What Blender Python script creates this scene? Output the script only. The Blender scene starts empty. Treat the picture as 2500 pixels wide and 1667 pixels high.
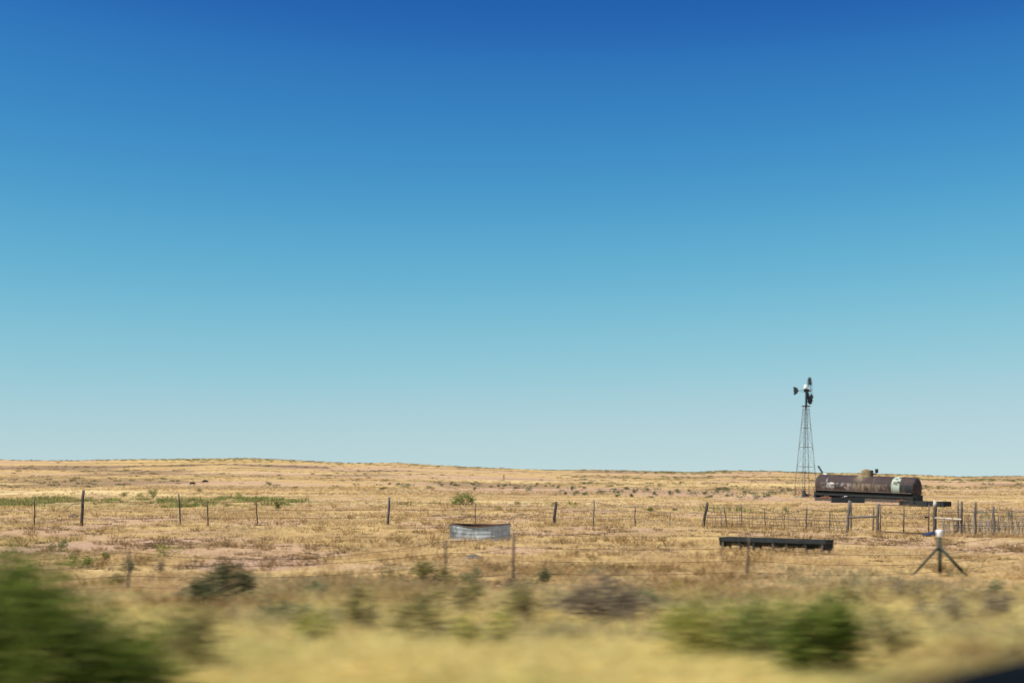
import bpy, math, random
import numpy as np
from mathutils import Vector, Matrix

# ------------------------------------------------------------------ camera, world, sun, exposure
scene = bpy.context.scene
COL = scene.collection
EYE = 2.4                      # eye height above the field
LENS = 50.0
PITCH = math.radians(5.42)
cam_d = bpy.data.cameras.new("camera")
cam_d.lens = LENS; cam_d.sensor_width = 36.0; cam_d.sensor_fit = 'HORIZONTAL'
cam_d.clip_start = 0.05; cam_d.clip_end = 20000
cam_d.dof.use_dof = True
cam_d.dof.focus_distance = 80.0
cam_d.dof.aperture_fstop = 1.6
cam_d.dof.aperture_ratio = 0.2
cam = bpy.data.objects.new("camera", cam_d); COL.objects.link(cam)
cam.location = (0, 0, EYE)
cam.rotation_euler = (math.pi / 2 + PITCH, 0, 0)
scene.camera = cam

SUN_EL, SUN_AZ = math.radians(56), math.radians(-112)   # azimuth clockwise from +Y (view direction)
world = bpy.data.worlds.new("World"); scene.world = world
world.use_nodes = True
wn, wl = world.node_tree.nodes, world.node_tree.links
wn.clear()
w_out = wn.new('ShaderNodeOutputWorld'); w_bg = wn.new('ShaderNodeBackground')
w_sky = wn.new('ShaderNodeTexSky'); w_sky.sky_type = 'NISHITA'; w_sky.sun_disc = False
w_sky.sun_elevation = SUN_EL; w_sky.sun_rotation = SUN_AZ
w_sky.altitude = 1600; w_sky.air_density = 1.0; w_sky.dust_density = 0.35; w_sky.ozone_density = 3.0
w_tc = wn.new('ShaderNodeTexCoord'); w_mp = wn.new('ShaderNodeVectorMath'); w_mp.operation = 'MULTIPLY_ADD'
w_mp.inputs[1].default_value = (1, 1, 0.8); w_mp.inputs[2].default_value = (0, 0, 0.05)
w_nm = wn.new('ShaderNodeVectorMath'); w_nm.operation = 'NORMALIZE'
EXPO = 0.63
# colour grade of the whole sky (film-like contrast): clear-sky value -> value of the film
w_lo = wn.new('ShaderNodeVectorMath'); w_lo.operation = 'SCALE'; w_lo.inputs['Scale'].default_value = 0.1
w_cv = wn.new('ShaderNodeRGBCurve')
def _lin(v): v /= 255; return v / 12.92 if v < 0.04045 else ((v + 0.055) / 1.055) ** 2.4
SKY_IN = [(0.125, 0.139, 0.167, 0.209, 0.278, 0.396), (0.217, 0.240, 0.283, 0.344, 0.437, 0.565), (0.395, 0.427, 0.482, 0.547, 0.625, 0.679)]
SKY_OUT = [(36, 48, 68, 99, 141, 181), (98, 119, 145, 173, 197, 211), (174, 186, 199, 208, 214, 217)]
for c in range(3):
    cv = w_cv.mapping.curves[c]
    P = [(0.0, 0.0)] + [(a, _lin(b) / 2 ** EXPO) for a, b in zip(SKY_IN[c], SKY_OUT[c])]
    P.append((1.0, min(1.0, P[-1][1] + 0.12)))
    cv.points[0].location = P[0]; cv.points[1].location = P[-1]
    for q in P[1:-1]: cv.points.new(*q)
w_cv.mapping.update()
w_hi = wn.new('ShaderNodeVectorMath'); w_hi.operation = 'SCALE'; w_hi.inputs['Scale'].default_value = 10.0
w_bg.inputs['Strength'].default_value = 0.10
wl.new(w_tc.outputs['Generated'], w_mp.inputs[0]); wl.new(w_mp.outputs[0], w_nm.inputs[0])
wl.new(w_nm.outputs[0], w_sky.inputs['Vector'])
wl.new(w_sky.outputs[0], w_lo.inputs[0]); wl.new(w_lo.outputs[0], w_cv.inputs['Color'])
wl.new(w_cv.outputs[0], w_hi.inputs[0]); wl.new(w_hi.outputs[0], w_bg.inputs['Color'])
wl.new(w_bg.outputs[0], w_out.inputs['Surface'])

sun_d = bpy.data.lights.new("sun", 'SUN'); sun_d.energy = 4.8; sun_d.angle = math.radians(0.53)
sun_d.color = (1.0, 0.93, 0.82)
sun = bpy.data.objects.new("sun", sun_d); COL.objects.link(sun)
sd = Vector((math.sin(SUN_AZ) * math.cos(SUN_EL), math.cos(SUN_AZ) * math.cos(SUN_EL), math.sin(SUN_EL)))
sun.rotation_euler = (-sd).to_track_quat('-Z', 'Y').to_euler()

scene.view_settings.view_transform = 'Standard'
scene.view_settings.look = 'None'
scene.view_settings.exposure = EXPO
scene.view_settings.gamma = 1.0
scene.render.engine = 'CYCLES'
scene.cycles.max_bounces = 6
scene.cycles.transparent_max_bounces = 8

# ------------------------------------------------------------------ noise and terrain
def _hash(ix, iy, s):
    h = (ix * 374761393 + iy * 668265263 + s * 974711) & 0xFFFFFFFF
    h = ((h ^ (h >> 13)) * 1274126177) & 0xFFFFFFFF
    h = h ^ (h >> 16)
    return (h & 0xFFFF) / 65535.0

def vnoise(x, y, s=0):
    x = np.asarray(x, float); y = np.asarray(y, float)
    ix = np.floor(x).astype(np.int64); iy = np.floor(y).astype(np.int64)
    fx = x - ix; fy = y - iy
    fx = fx * fx * (3 - 2 * fx); fy = fy * fy * (3 - 2 * fy)
    a = _hash(ix, iy, s); b = _hash(ix + 1, iy, s); c = _hash(ix, iy + 1, s); d = _hash(ix + 1, iy + 1, s)
    return (a * (1 - fx) + b * fx) * (1 - fy) + (c * (1 - fx) + d * fx) * fy

def fbm(x, y, s=0, octv=4):
    t = 0; a = 0.5; n = 0
    for k in range(octv):
        t = t + a * vnoise(x * 2 ** k, y * 2 ** k, s + k * 17); n += a; a *= 0.5
    return t / n

def sstep(a, b, v):
    t = np.clip((v - a) / (b - a), 0, 1)
    return t * t * (3 - 2 * t)

FPX = LENS / 36.0 * 2500       # focal length in photograph pixels
SKY_PX = np.array([-400, 0, 150, 390, 600, 760, 850, 960, 1050, 1130, 1250, 1350, 1450, 1560, 1700, 1760, 1900, 2000, 2100, 2200, 2350, 2450, 2500, 2900])
SKY_ROW = np.array([1128, 1122, 1124, 1122, 1120, 1126, 1131, 1131, 1135, 1138, 1143, 1147, 1146, 1149, 1152, 1148, 1150, 1155, 1157, 1160, 1163, 1160, 1161, 1162])
CREST = 650.0
NEAR_Y = np.array([-400, -60, -14, -9.5, 5, 6.5, 9, 12, 16, 20, 24, 28, 33, 40, 60, 400])
NEAR_Z = np.array([0, 0, 0, 1.20, 1.20, 1.18, 1.09, 0.94, 0.75, 0.54, 0.34, 0.16, 0.02, 0, 0, 0])

def terrain(x, y):
    x = np.asarray(x, float); y = np.asarray(y, float)
    z = np.interp(y, NEAR_Y, NEAR_Z)
    yy = np.maximum(y, 1.0)
    u = np.clip(x / yy, -0.45, 0.45)
    row = np.interp(1250 + u * FPX, SKY_PX, SKY_ROW)
    zc = EYE + CREST * (1163 - row) / FPX
    t = np.clip((y - 185) / (CREST - 185), 0, 1)
    hill = np.where(y > CREST, zc - (y - CREST) * 0.05, zc * (0.35 * t + 0.65 * t * t * (1.6 - 0.6 * t)))
    z = z + np.where(y > 185, hill, 0)
    amp = np.interp(y, [0, 5, 9, 30, 100, 300, 600, 1200], [0, 0, 0.05, 0.07, 0.08, 0.4, 0.5, 2])
    wl = np.interp(y, [0, 100, 300, 700], [5, 7, 40, 60])
    z = z + amp * (fbm(x / 7.0, y / 7.0, 3, 3) - 0.5) * np.where(y < 120, 1, 0) * 2 * sstep(120, 90, y)
    z = z + amp * (fbm(x / 55.0, y / 30.0, 5, 3) - 0.5) * 2 * sstep(150, 260, y)
    # low bank of bulldozed earth left of the windmill
    z = z + 0.55 * np.exp(-((x - 26.5) / 3.2) ** 2 - ((y - 156) / 5.0) ** 2)
    z = z - 0.22 * sstep(28, 46, x) * np.exp(-((y - 141) / 25.0) ** 2)
    return z

def tz(x, y):
    return float(terrain(np.array([x]), np.array([y]))[0])

CP, SP = math.cos(PITCH), math.sin(PITCH)
def ray(px, py):
    a, b = (px - 1250) / FPX, -(py - 833.5) / FPX
    return a, CP - b * SP, SP + b * CP      # x, y, z
_ys = np.geomspace(5, 1000, 9000)
def at(px, py):
    """the ground point the photograph shows at this pixel"""
    x, y, z = ray(px, py)
    X = _ys * x / y; Z = EYE + _ys * z / y
    below = np.nonzero(Z <= terrain(X, _ys))[0]
    i = below[0] if len(below) else int(np.searchsorted(_ys, 600))
    return float(X[i]), float(_ys[i]), float(terrain(X[i:i + 1], _ys[i:i + 1])[0])
def up(px, py, Y):
    """the point at distance Y behind this pixel"""
    x, y, z = ray(px, py)
    return Vector((x / y * Y, Y, EYE + z / y * Y))
def mpp(Y):
    return Y / FPX / (CP)

# ------------------------------------------------------------------ tags, mesh builder
def tag(o, label=None, cat=None, group=None, kind=None):
    if label: o["label"] = label
    if cat: o["category"] = cat
    if group: o["group"] = group
    if kind: o["kind"] = kind
    return o

def empty(name, loc=(0, 0, 0), rz=0.0):
    o = bpy.data.objects.new(name, None); COL.objects.link(o)
    o.location = loc; o.rotation_euler = (0, 0, rz); o.empty_display_size = 0.2
    return o

class MB:
    def __init__(s): s.v = []; s.f = []
    def add(s, vs, fs):
        b = len(s.v); s.v += [tuple(p) for p in vs]; s.f += [tuple(i + b for i in f) for f in fs]
    def box(s, c, size, rz=0.0, ry=0.0, taper=1.0):
        m = Matrix.Rotation(rz, 3, 'Z') @ Matrix.Rotation(ry, 3, 'Y')
        vs = []
        for dz in (-1, 1):
            k = taper if dz > 0 else 1.0
            for dx, dy in ((-1, -1), (1, -1), (1, 1), (-1, 1)):
                vs.append(Vector(c) + m @ Vector((dx * size[0] / 2 * k, dy * size[1] / 2 * k, dz * size[2] / 2)))
        s.add(vs, [(3, 2, 1, 0), (4, 5, 6, 7), (0, 1, 5, 4), (1, 2, 6, 5), (2, 3, 7, 6), (3, 0, 4, 7)])
    def tube(s, pts, radii, n=8, caps=True):
        pts = [Vector(p) for p in pts]
        if not isinstance(radii, (list, tuple)): radii = [radii] * len(pts)
        b = len(s.v)
        for i, p in enumerate(pts):
            d = (pts[min(i + 1, len(pts) - 1)] - pts[max(i - 1, 0)]).normalized()
            a = d.cross(Vector((0, 0, 1)) if abs(d.z) < 0.9 else Vector((1, 0, 0))).normalized(); c = d.cross(a)
            for k in range(n):
                t = 2 * math.pi * k / n
                s.v.append(tuple(p + (a * math.cos(t) + c * math.sin(t)) * radii[i]))
        for i in range(len(pts) - 1):
            for k in range(n):
                s.f.append((b + i * n + k, b + i * n + (k + 1) % n, b + (i + 1) * n + (k + 1) % n, b + (i + 1) * n + k))
        if caps:
            s.f.append(tuple(b + k for k in range(n - 1, -1, -1)))
            e = b + (len(pts) - 1) * n
            s.f.append(tuple(e + k for k in range(n)))
    def lathe(s, prof, n=32, m=None, caps=True):
        """prof: (radius, height) pairs round local Z, then matrix m"""
        b = len(s.v); m = m or Matrix.Identity(4)
        for r, h in prof:
            for k in range(n):
                t = 2 * math.pi * k / n
                s.v.append(tuple(m @ Vector((r * math.cos(t), r * math.sin(t), h))))
        for i in range(len(prof) - 1):
            for k in range(n):
                s.f.append((b + i * n + k, b + i * n + (k + 1) % n, b + (i + 1) * n + (k + 1) % n, b + (i + 1) * n + k))
        if caps:
            s.f.append(tuple(b + k for k in range(n - 1, -1, -1)))
            e = b + (len(prof) - 1) * n
            s.f.append(tuple(e + k for k in range(n)))
    def slab(s, outline, thick, m=None):
        """outline in local XZ, extruded along local Y, then matrix m"""
        m = m or Matrix.Identity(4); n = len(outline)
        vs = [m @ Vector((x, -thick / 2, z)) for x, z in outline] + [m @ Vector((x, thick / 2, z)) for x, z in outline]
        fs = [tuple(range(n)), tuple(range(2 * n - 1, n - 1, -1))] + [(i, i + n, (i + 1) % n + n, (i + 1) % n) for i in range(n)]
        s.add(vs, fs)
    def build(s, name, mat, parent=None, smooth=False, bevel=0.0):
        me = bpy.data.meshes.new(name); me.from_pydata(s.v, [], s.f); me.update()
        if smooth:
            me.polygons.foreach_set('use_smooth', [True] * len(me.polygons))
        me.materials.append(mat)
        o = bpy.data.objects.new(name, me); COL.objects.link(o)
        if parent: o.parent = parent
        if bevel:
            bm = o.modifiers.new('bevel', 'BEVEL'); bm.width = bevel; bm.segments = 2; bm.limit_method = 'ANGLE'
        return o

def np_mesh(name, V, F, mat, parent=None, attr=None, smooth=False):
    """V (n,3), F (m,k) arrays, attr (n,3) colours -> mesh object"""
    me = bpy.data.meshes.new(name)
    V = np.ascontiguousarray(V, np.float32); F = np.ascontiguousarray(F, np.int32); k = F.shape[1]
    me.vertices.add(len(V)); me.vertices.foreach_set('co', V.ravel())
    me.loops.add(F.size); me.loops.foreach_set('vertex_index', F.ravel())
    me.polygons.add(len(F)); me.polygons.foreach_set('loop_start', np.arange(0, F.size, k, dtype=np.int32))
    if attr is not None:
        ca = me.color_attributes.new('tint', 'FLOAT_COLOR', 'POINT')
        ca.data.foreach_set('color', (attr if attr.shape[1] == 4 else np.concatenate([attr, np.ones((len(V), 1))], 1)).astype(np.float32).ravel())
    me.polygons.foreach_set('use_smooth', np.full(len(F), smooth))
    me.update(calc_edges=True); me.validate()
    me.materials.append(mat)
    o = bpy.data.objects.new(name, me); COL.objects.link(o)
    if parent: o.parent = parent
    return o

# ------------------------------------------------------------------ materials
def new_mat(name):
    m = bpy.data.materials.new(name); m.use_nodes = True
    nt = m.node_tree; nt.nodes.clear()
    out = nt.nodes.new('ShaderNodeOutputMaterial')
    return m, nt, out

def N(nt, typ, **kw):
    n = nt.nodes.new(typ)
    for k, v in kw.items():
        if k in n.inputs: n.inputs[k].default_value = v
        else: setattr(n, k, v)
    return n

def ramp(nt, fac, stops):
    r = nt.nodes.new('ShaderNodeValToRGB'); e = r.color_ramp.elements
    while len(e) < len(stops): e.new(0.5)
    for q, (p, c) in zip(e, stops): q.position = p; q.color = (*c, 1)
    nt.links.new(fac, r.inputs[0]); return r.outputs[0]

def mix(nt, fac, a, b, mode='MIX'):
    n = nt.nodes.new('ShaderNodeMix'); n.data_type = 'RGBA'; n.blend_type = mode
    for sock, v in ((n.inputs[0], fac), (n.inputs[6], a), (n.inputs[7], b)):
        if hasattr(v, 'links'): nt.links.new(v, sock)
        else: sock.default_value = v if not isinstance(v, tuple) else (*v, 1)
    return n.outputs[2]

def noise(nt, scale, detail=4, rough=0.6, vec=None):
    n = N(nt, 'ShaderNodeTexNoise', Scale=scale, Detail=detail, Roughness=rough)
    if vec is not None: nt.links.new(vec, n.inputs['Vector'])
    return n.outputs['Fac']

def worn(name, stops, scale=4.0, rough=0.75, metal=0.0, bump=0.3, stretch=(1, 1, 1), spec=0.3):
    """a weathered surface: noise-driven colour with fine bump"""
    m, nt, out = new_mat(name)
    tc = N(nt, 'ShaderNodeTexCoord'); mp = N(nt, 'ShaderNodeMapping'); mp.inputs['Scale'].default_value = stretch
    nt.links.new(tc.outputs['Object'], mp.inputs[0])
    f = noise(nt, scale, 6, 0.65, mp.outputs[0])
    b = N(nt, 'ShaderNodeBsdfPrincipled', Roughness=rough, Metallic=metal)
    b.inputs['Specular IOR Level'].default_value = spec
    nt.links.new(ramp(nt, f, stops), b.inputs['Base Color'])
    bp = N(nt, 'ShaderNodeBump', Strength=bump, Distance=0.02)
    nt.links.new(noise(nt, scale * 6, 4, 0.6, mp.outputs[0]), bp.inputs['Height']); nt.links.new(bp.outputs[0], b.inputs['Normal'])
    nt.links.new(b.outputs[0], out.inputs[0])
    return m

def tinted(name, rough=0.7, metal=0.0, bump=0.25, spec=0.3):
    """colour held in the mesh (paint, rust, stain and painted shade) plus fine grain"""
    m, nt, out = new_mat(name)
    a = N(nt, 'ShaderNodeVertexColor', layer_name='tint')
    tc = N(nt, 'ShaderNodeTexCoord')
    g = noise(nt, 14.0, 5, 0.7, tc.outputs['Object'])
    b = N(nt, 'ShaderNodeBsdfPrincipled', Roughness=rough, Metallic=metal)
    b.inputs['Specular IOR Level'].default_value = spec
    nt.links.new(mix(nt, 0.5, a.outputs[0], ramp(nt, g, [(0.3, (0.55, 0.5, 0.5)), (0.7, (1.35, 1.35, 1.35))]), 'MULTIPLY'), b.inputs['Base Color'])
    bp = N(nt, 'ShaderNodeBump', Strength=bump, Distance=0.02)
    nt.links.new(g, bp.inputs['Height']); nt.links.new(bp.outputs[0], b.inputs['Normal'])
    nt.links.new(b.outputs[0], out.inputs[0])
    return m

def leafy(name, stops, patch=None, patch_scale=0.15, transl=0.38):
    """blades and leaves: colour varies from leaf to leaf and from patch to patch"""
    m, nt, out = new_mat(name)
    geo = N(nt, 'ShaderNodeNewGeometry')
    c = ramp(nt, geo.outputs['Random Per Island'], stops)
    if patch:
        n = noise(nt, patch_scale, 3, 0.6, geo.outputs['Position'])
        c = mix(nt, ramp(nt, n, [(0.42, (0, 0, 0)), (0.62, (0.85, 0.85, 0.85))]), c, patch)
    d = N(nt, 'ShaderNodeBsdfDiffuse', Roughness=0.6); t = N(nt, 'ShaderNodeBsdfTranslucent')
    nt.links.new(c, d.inputs[0]); nt.links.new(c, t.inputs[0])
    mx = N(nt, 'ShaderNodeMixShader'); mx.inputs[0].default_value = transl
    nt.links.new(d.outputs[0], mx.inputs[1]); nt.links.new(t.outputs[0], mx.inputs[2])
    nt.links.new(mx.outputs[0], out.inputs[0])
    return m

M = {}
M['wood_dark'] = worn('dark_weathered_wood', [(0.3, (0.035, 0.03, 0.026)), (0.7, (0.11, 0.09, 0.075))], 6, stretch=(4, 4, 0.6))
M['wood_grey'] = worn('grey_weathered_wood', [(0.3, (0.064, 0.054, 0.048)), (0.7, (0.168, 0.148, 0.132))], 6, stretch=(4, 4, 0.6))
M['wood_pale'] = worn('sun_bleached_wood', [(0.3, (0.32, 0.28, 0.22)), (0.7, (0.58, 0.52, 0.42))], 5)
M['wood_brown'] = worn('brown_stick_wood', [(0.3, (0.090, 0.064, 0.045)), (0.7, (0.225, 0.173, 0.128))], 6, stretch=(4, 4, 0.6))
M['stick_pale'] = worn('pale_grey_stick', [(0.3, (0.22, 0.19, 0.16)), (0.7, (0.42, 0.37, 0.31))], 6, stretch=(4, 4, 0.6))
M['post_steel'] = worn('rusty_post_steel', [(0.3, (0.06, 0.045, 0.035)), (0.7, (0.17, 0.12, 0.085))], 7, 0.7, 0.2)
M['wire'] = worn('rusty_wire', [(0.3, (0.05, 0.035, 0.03)), (0.7, (0.13, 0.09, 0.07))], 7, 0.6, 0.3)
M['green_paint'] = worn('dark_green_paint', [(0.3, (0.012, 0.019, 0.012)), (0.72, (0.041, 0.053, 0.034))], 8, 0.55)
M['black_iron'] = worn('blackened_iron', [(0.3, (0.008, 0.010, 0.012)), (0.75, (0.032, 0.036, 0.038))], 5, 0.6)
M['black_rubber'] = worn('black_trough_rubber', [(0.3, (0.006, 0.009, 0.010)), (0.75, (0.028, 0.034, 0.034))], 5, 0.7)
M['rust_iron'] = worn('rusted_iron', [(0.28, (0.05, 0.028, 0.02)), (0.55, (0.16, 0.075, 0.045)), (0.75, (0.28, 0.16, 0.10))], 4, 0.85)
M['blade'] = worn('dull_mill_steel', [(0.3, (0.011, 0.014, 0.018)), (0.75, (0.042, 0.045, 0.054))], 4, 0.55, 0.4)
M['tower'] = worn('weathered_tower_steel', [(0.3, (0.080, 0.085, 0.076)), (0.75, (0.240, 0.238, 0.204))], 4, 0.6, 0.4)
M['white_paint'] = worn('white_paint', [(0.3, (0.72, 0.72, 0.70)), (0.7, (0.86, 0.86, 0.84))], 6, 0.5)
M['concrete'] = worn('old_concrete', [(0.3, (0.224, 0.184, 0.152)), (0.7, (0.352, 0.304, 0.248))], 3, 0.9)
M['blue_cloth'] = worn('blue_sacking', [(0.3, (0.006, 0.014, 0.059)), (0.7, (0.016, 0.035, 0.117))], 5, 0.8)
M['rock'] = worn('dark_grey_rock', [(0.3, (0.055, 0.048, 0.043)), (0.7, (0.154, 0.130, 0.111))], 6, 0.9, bump=0.8)
M['hide'] = worn('dark_brown_hide', [(0.3, (0.012, 0.006, 0.005)), (0.7, (0.035, 0.017, 0.012))], 4, 0.8)
M['car_black'] = worn('black_car_plastic', [(0.3, (0.003, 0.005, 0.008)), (0.7, (0.007, 0.010, 0.014))], 8, 0.9, bump=0.05, spec=0.0)
M['glass'] = worn('mirror_glass', [(0.3, (0.6, 0.6, 0.6)), (0.7, (0.7, 0.7, 0.7))], 2, 0.05, 1.0, bump=0.0)
M['asphalt'] = worn('grey_asphalt', [(0.3, (0.045, 0.044, 0.043)), (0.7, (0.075, 0.073, 0.07))], 30, 0.9)
M['tank'] = tinted('peeling_tank_paint', 0.8)
M['galv'] = tinted('galvanised_steel', 0.55, 0.2, 0.12)
M['bark'] = worn('shrub_stem', [(0.3, (0.06, 0.045, 0.03)), (0.7, (0.16, 0.12, 0.085))], 12)

STRAW = [(0.0, (0.40, 0.28, 0.125)), (0.35, (0.60, 0.435, 0.225)), (0.7, (0.73, 0.565, 0.32)), (1.0, (0.83, 0.70, 0.46))]
M['dry_grass'] = leafy('dry_straw_grass', STRAW, (0.54, 0.37, 0.165), 0.22, 0.4)
M['verge_grass'] = leafy('yellow_green_verge_grass', [(0.0, (0.594, 0.459, 0.168)), (0.5, (0.903, 0.738, 0.300)), (1.0, (0.920, 0.883, 0.456))], (0.62, 0.57, 0.22), 0.8, 0.5)
M['far_grass'] = leafy('far_straw_grass', STRAW, (0.56, 0.37, 0.17), 0.05)
M['tussock'] = leafy('brown_tussock', [(0.0, (0.150, 0.098, 0.045)), (0.5, (0.330, 0.217, 0.090)), (1.0, (0.540, 0.375, 0.165))], None)
M['tussock_shade'] = leafy('shadow_brown_tussock', [(0.0, (0.085, 0.06, 0.035)), (0.5, (0.19, 0.135, 0.07)), (1.0, (0.34, 0.25, 0.13))], None)  # dark tone of the shadow dots between tussocks
M['forb'] = leafy('green_forb_leaves', [(0.0, (0.08, 0.125, 0.03)), (0.5, (0.19, 0.25, 0.06)), (1.0, (0.38, 0.40, 0.13))], (0.34, 0.27, 0.12), 0.22)
M['scrub'] = leafy('far_grey_green_scrub', [(0.0, (0.13, 0.125, 0.06)), (0.5, (0.23, 0.21, 0.10)), (1.0, (0.38, 0.31, 0.16))], None)
M['leaf_green'] = leafy('deep_green_leaves', [(0.0, (0.061, 0.096, 0.014)), (0.5, (0.139, 0.194, 0.035)), (0.85, (0.256, 0.307, 0.067)), (1.0, (0.471, 0.431, 0.135))])
M['leaf_mid'] = leafy('mid_green_leaves', [(0.0, (0.095, 0.151, 0.041)), (0.5, (0.220, 0.271, 0.072)), (1.0, (0.492, 0.440, 0.153))])
M['leaf_light'] = leafy('yellow_green_leaves', [(0.0, (0.182, 0.209, 0.047)), (0.5, (0.365, 0.374, 0.095)), (1.0, (0.656, 0.554, 0.189))])
M['leaf_sage'] = leafy('grey_green_leaves', [(0.0, (0.110, 0.132, 0.060)), (0.5, (0.231, 0.253, 0.120)), (1.0, (0.396, 0.396, 0.200))])
M['leaf_far_sage'] = leafy('blue_grey_green_leaves', [(0.0, (0.075, 0.10, 0.05)), (0.5, (0.16, 0.19, 0.10)), (1.0, (0.29, 0.31, 0.17))])
M['leaf_olive'] = leafy('olive_leaves', [(0.0, (0.127, 0.121, 0.039)), (0.5, (0.265, 0.241, 0.088)), (1.0, (0.483, 0.414, 0.176))])
M['weed'] = leafy('pale_olive_weeds', [(0.0, (0.196, 0.176, 0.083)), (0.5, (0.371, 0.332, 0.155)), (1.0, (0.586, 0.519, 0.279))], (0.34, 0.28, 0.17), 0.35, 0.4)
M['leaf_dark'] = leafy('dark_green_leaves', [(0.0, (0.055, 0.070, 0.033)), (0.6, (0.140, 0.152, 0.076)), (1.0, (0.383, 0.348, 0.168))])
M['leaf_brown'] = leafy('grey_brown_twigs', [(0.0, (0.143, 0.116, 0.079)), (0.5, (0.275, 0.226, 0.158)), (1.0, (0.462, 0.374, 0.242))])

# ------------------------------------------------------------------ ground cover map
# (px, row, half width px, half height rows, channel, strength): bare pink soil 0, green growth 1, brown dead growth 2, pale straw 3
PATCHES = [
    (270, 1332, 230, 18, 0, 1.0), (640, 1374, 180, 18, 0, 1.0), (500, 1318, 120, 8, 0, .8), (900, 1385, 120, 10, 0, .6), (420, 1300, 160, 6, 0, .5), (780, 1352, 110, 8, 0, .7),
    (60, 1300, 90, 10, 0, .7), (1560, 1345, 120, 6, 0, .4), (1240, 1400, 90, 8, 0, .4),
    (1100, 1184, 230, 5, 0, .8), (1380, 1196, 330, 7, 0, .9), (1650, 1205, 200, 7, 0, .9), (1850, 1214, 110, 6, 0, 1.0),
    (1900, 1222, 150, 4, 0, .7), (2150, 1229, 170, 2.5, 0, .9), (700, 1183, 200, 4, 0, .6),
    (160, 1142, 210, 6, 0, .8), (160, 1143, 210, 5, 2, .75), (360, 1150, 150, 3.5, 0, .6), (380, 1151, 130, 3, 2, .75), (900, 1149, 130, 4, 0, .8), (920, 1150, 130, 3, 2, .6), (650, 1137, 160, 3, 0, .7), (680, 1138, 130, 3, 2, .85), (440, 1136, 80, 3, 2, .95), (300, 1131, 200, 1.5, 2, .35),
    (1100, 1152, 200, 3, 0, .5), (1750, 1158, 170, 3.5, 0, .7), (2330, 1160, 90, 4, 2, .5), (2440, 1166, 90, 3, 0, .5),
    (300, 1158, 150, 3, 2, .7), (120, 1186, 230, 5, 2, .7), (560, 1190, 260, 4, 2, .5), (1000, 1200, 150, 4, 2, .4), (1320, 1206, 220, 4, 2, .45),
    (1950, 1174, 120, 3, 2, .35), (1650, 1188, 260, 2, 2, .45), (2280, 1214, 130, 1.6, 2, .6), (1450, 1237, 380, 4, 2, .35),
    (60, 1222, 110, 7, 1, .8), (180, 1224, 70, 6, 1, .7), (330, 1222, 70, 5, 1, .75), (470, 1222, 80, 8, 1, 1.0), (620, 1222, 80, 5, 1, .9), (740, 1226, 50, 5, 1, .7), (300, 1236, 320, 8, 1, .3), (60, 1231, 110, 6, 1, .7), (200, 1233, 140, 6, 1, .65), (440, 1235, 90, 6, 1, .85), (640, 1233, 90, 4, 1, .55), (980, 1230, 120, 6, 1, .3),
    (1400, 1238, 140, 5, 1, .3), (1640, 1247, 80, 4, 1, .35), (1800, 1246, 160, 6, 1, .28), (2100, 1262, 250, 9, 1, .22),
    (1640, 1152, 130, 6, 1, .6), (1850, 1150, 140, 3, 1, .6), (2180, 1167, 110, 6, 1, .6), (2420, 1172, 130, 5, 1, .4), (560, 1122, 190, 3, 1, .5),
    (110, 1202, 260, 6, 3, 1.0), (480, 1208, 330, 4, 3, .9), (1000, 1226, 160, 5, 3, .7), (1430, 1228, 270, 6, 3, .9), (1150, 1224, 120, 4, 3, .8), (2390, 1222, 180, 3, 3, .9), (900, 1160, 420, 3, 3, .7), (1400, 1176, 420, 4, 3, .6), (1850, 1184, 260, 6, 3, .5), (700, 1268, 240, 10, 3, .7), (2330, 1195, 260, 12, 3, .35), (2450, 1325, 200, 10, 3, .6), (700, 1215, 500, 3, 3, .5),
    (2400, 1275, 150, 22, 2, .35), (2250, 1470, 330, 40, 2, .4), (1950, 1285, 130, 6, 2, .4), (60, 1275, 110, 5, 2, .5),
]
_P = []
for px, row, hw, hh, ch, st in PATCHES:
    cx, cy, _ = at(px, row)
    y0, y1 = at(px, row + hh)[1], at(px, row - hh)[1]
    _P.append((cx, cy, hw * mpp(cy), max(cy - y0, 0.5), max(min(y1 - cy, 120), 0.5), ch, st))

def cover(x, y):
    """soil, green, brown weights of the ground at x, y"""
    x = np.asarray(x, float); y = np.asarray(y, float)
    n1 = fbm(x / 3.0, y / 4.0, 41, 4); n2 = fbm(x / 45.0, y / 22.0, 57, 4)
    edge = np.where(y < 110, n1, 0.4 * fbm(x / 9.0, y / 12.0, 47, 3) + 0.6 * n2)
    out = [np.zeros_like(x) for _ in range(4)]
    for cx, cy, rx, r0, r1, ch, st in _P:
        dy = y - cy
        q = ((x - cx) / rx) ** 2 + (dy / np.where(dy < 0, r0, r1)) ** 2
        w = st * sstep(1.35, 0.45, q + (edge - 0.5) * 2.2)
        out[ch] = np.maximum(out[ch], w)
    far = sstep(150, 260, y)
    out[0] = np.maximum(out[0], far * 0.8 * sstep(0.56, 0.66, fbm(x / 60.0, y / 30.0, 71, 4)))
    out[2] = np.maximum(out[2], far * 0.65 * sstep(0.55, 0.66, fbm(x / 40.0, y / 26.0, 83, 4)))
    out[0] = np.maximum(out[0], (1 - far) * 0.8 * sstep(0.54, 0.68, fbm(x / 4.0, y / 6.0, 91, 4)))
    out[2] = np.maximum(out[2], (1 - far) * 0.35 * sstep(0.56, 0.7, fbm(x / 2.5, y / 4.0, 97, 4)))
    return out

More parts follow.
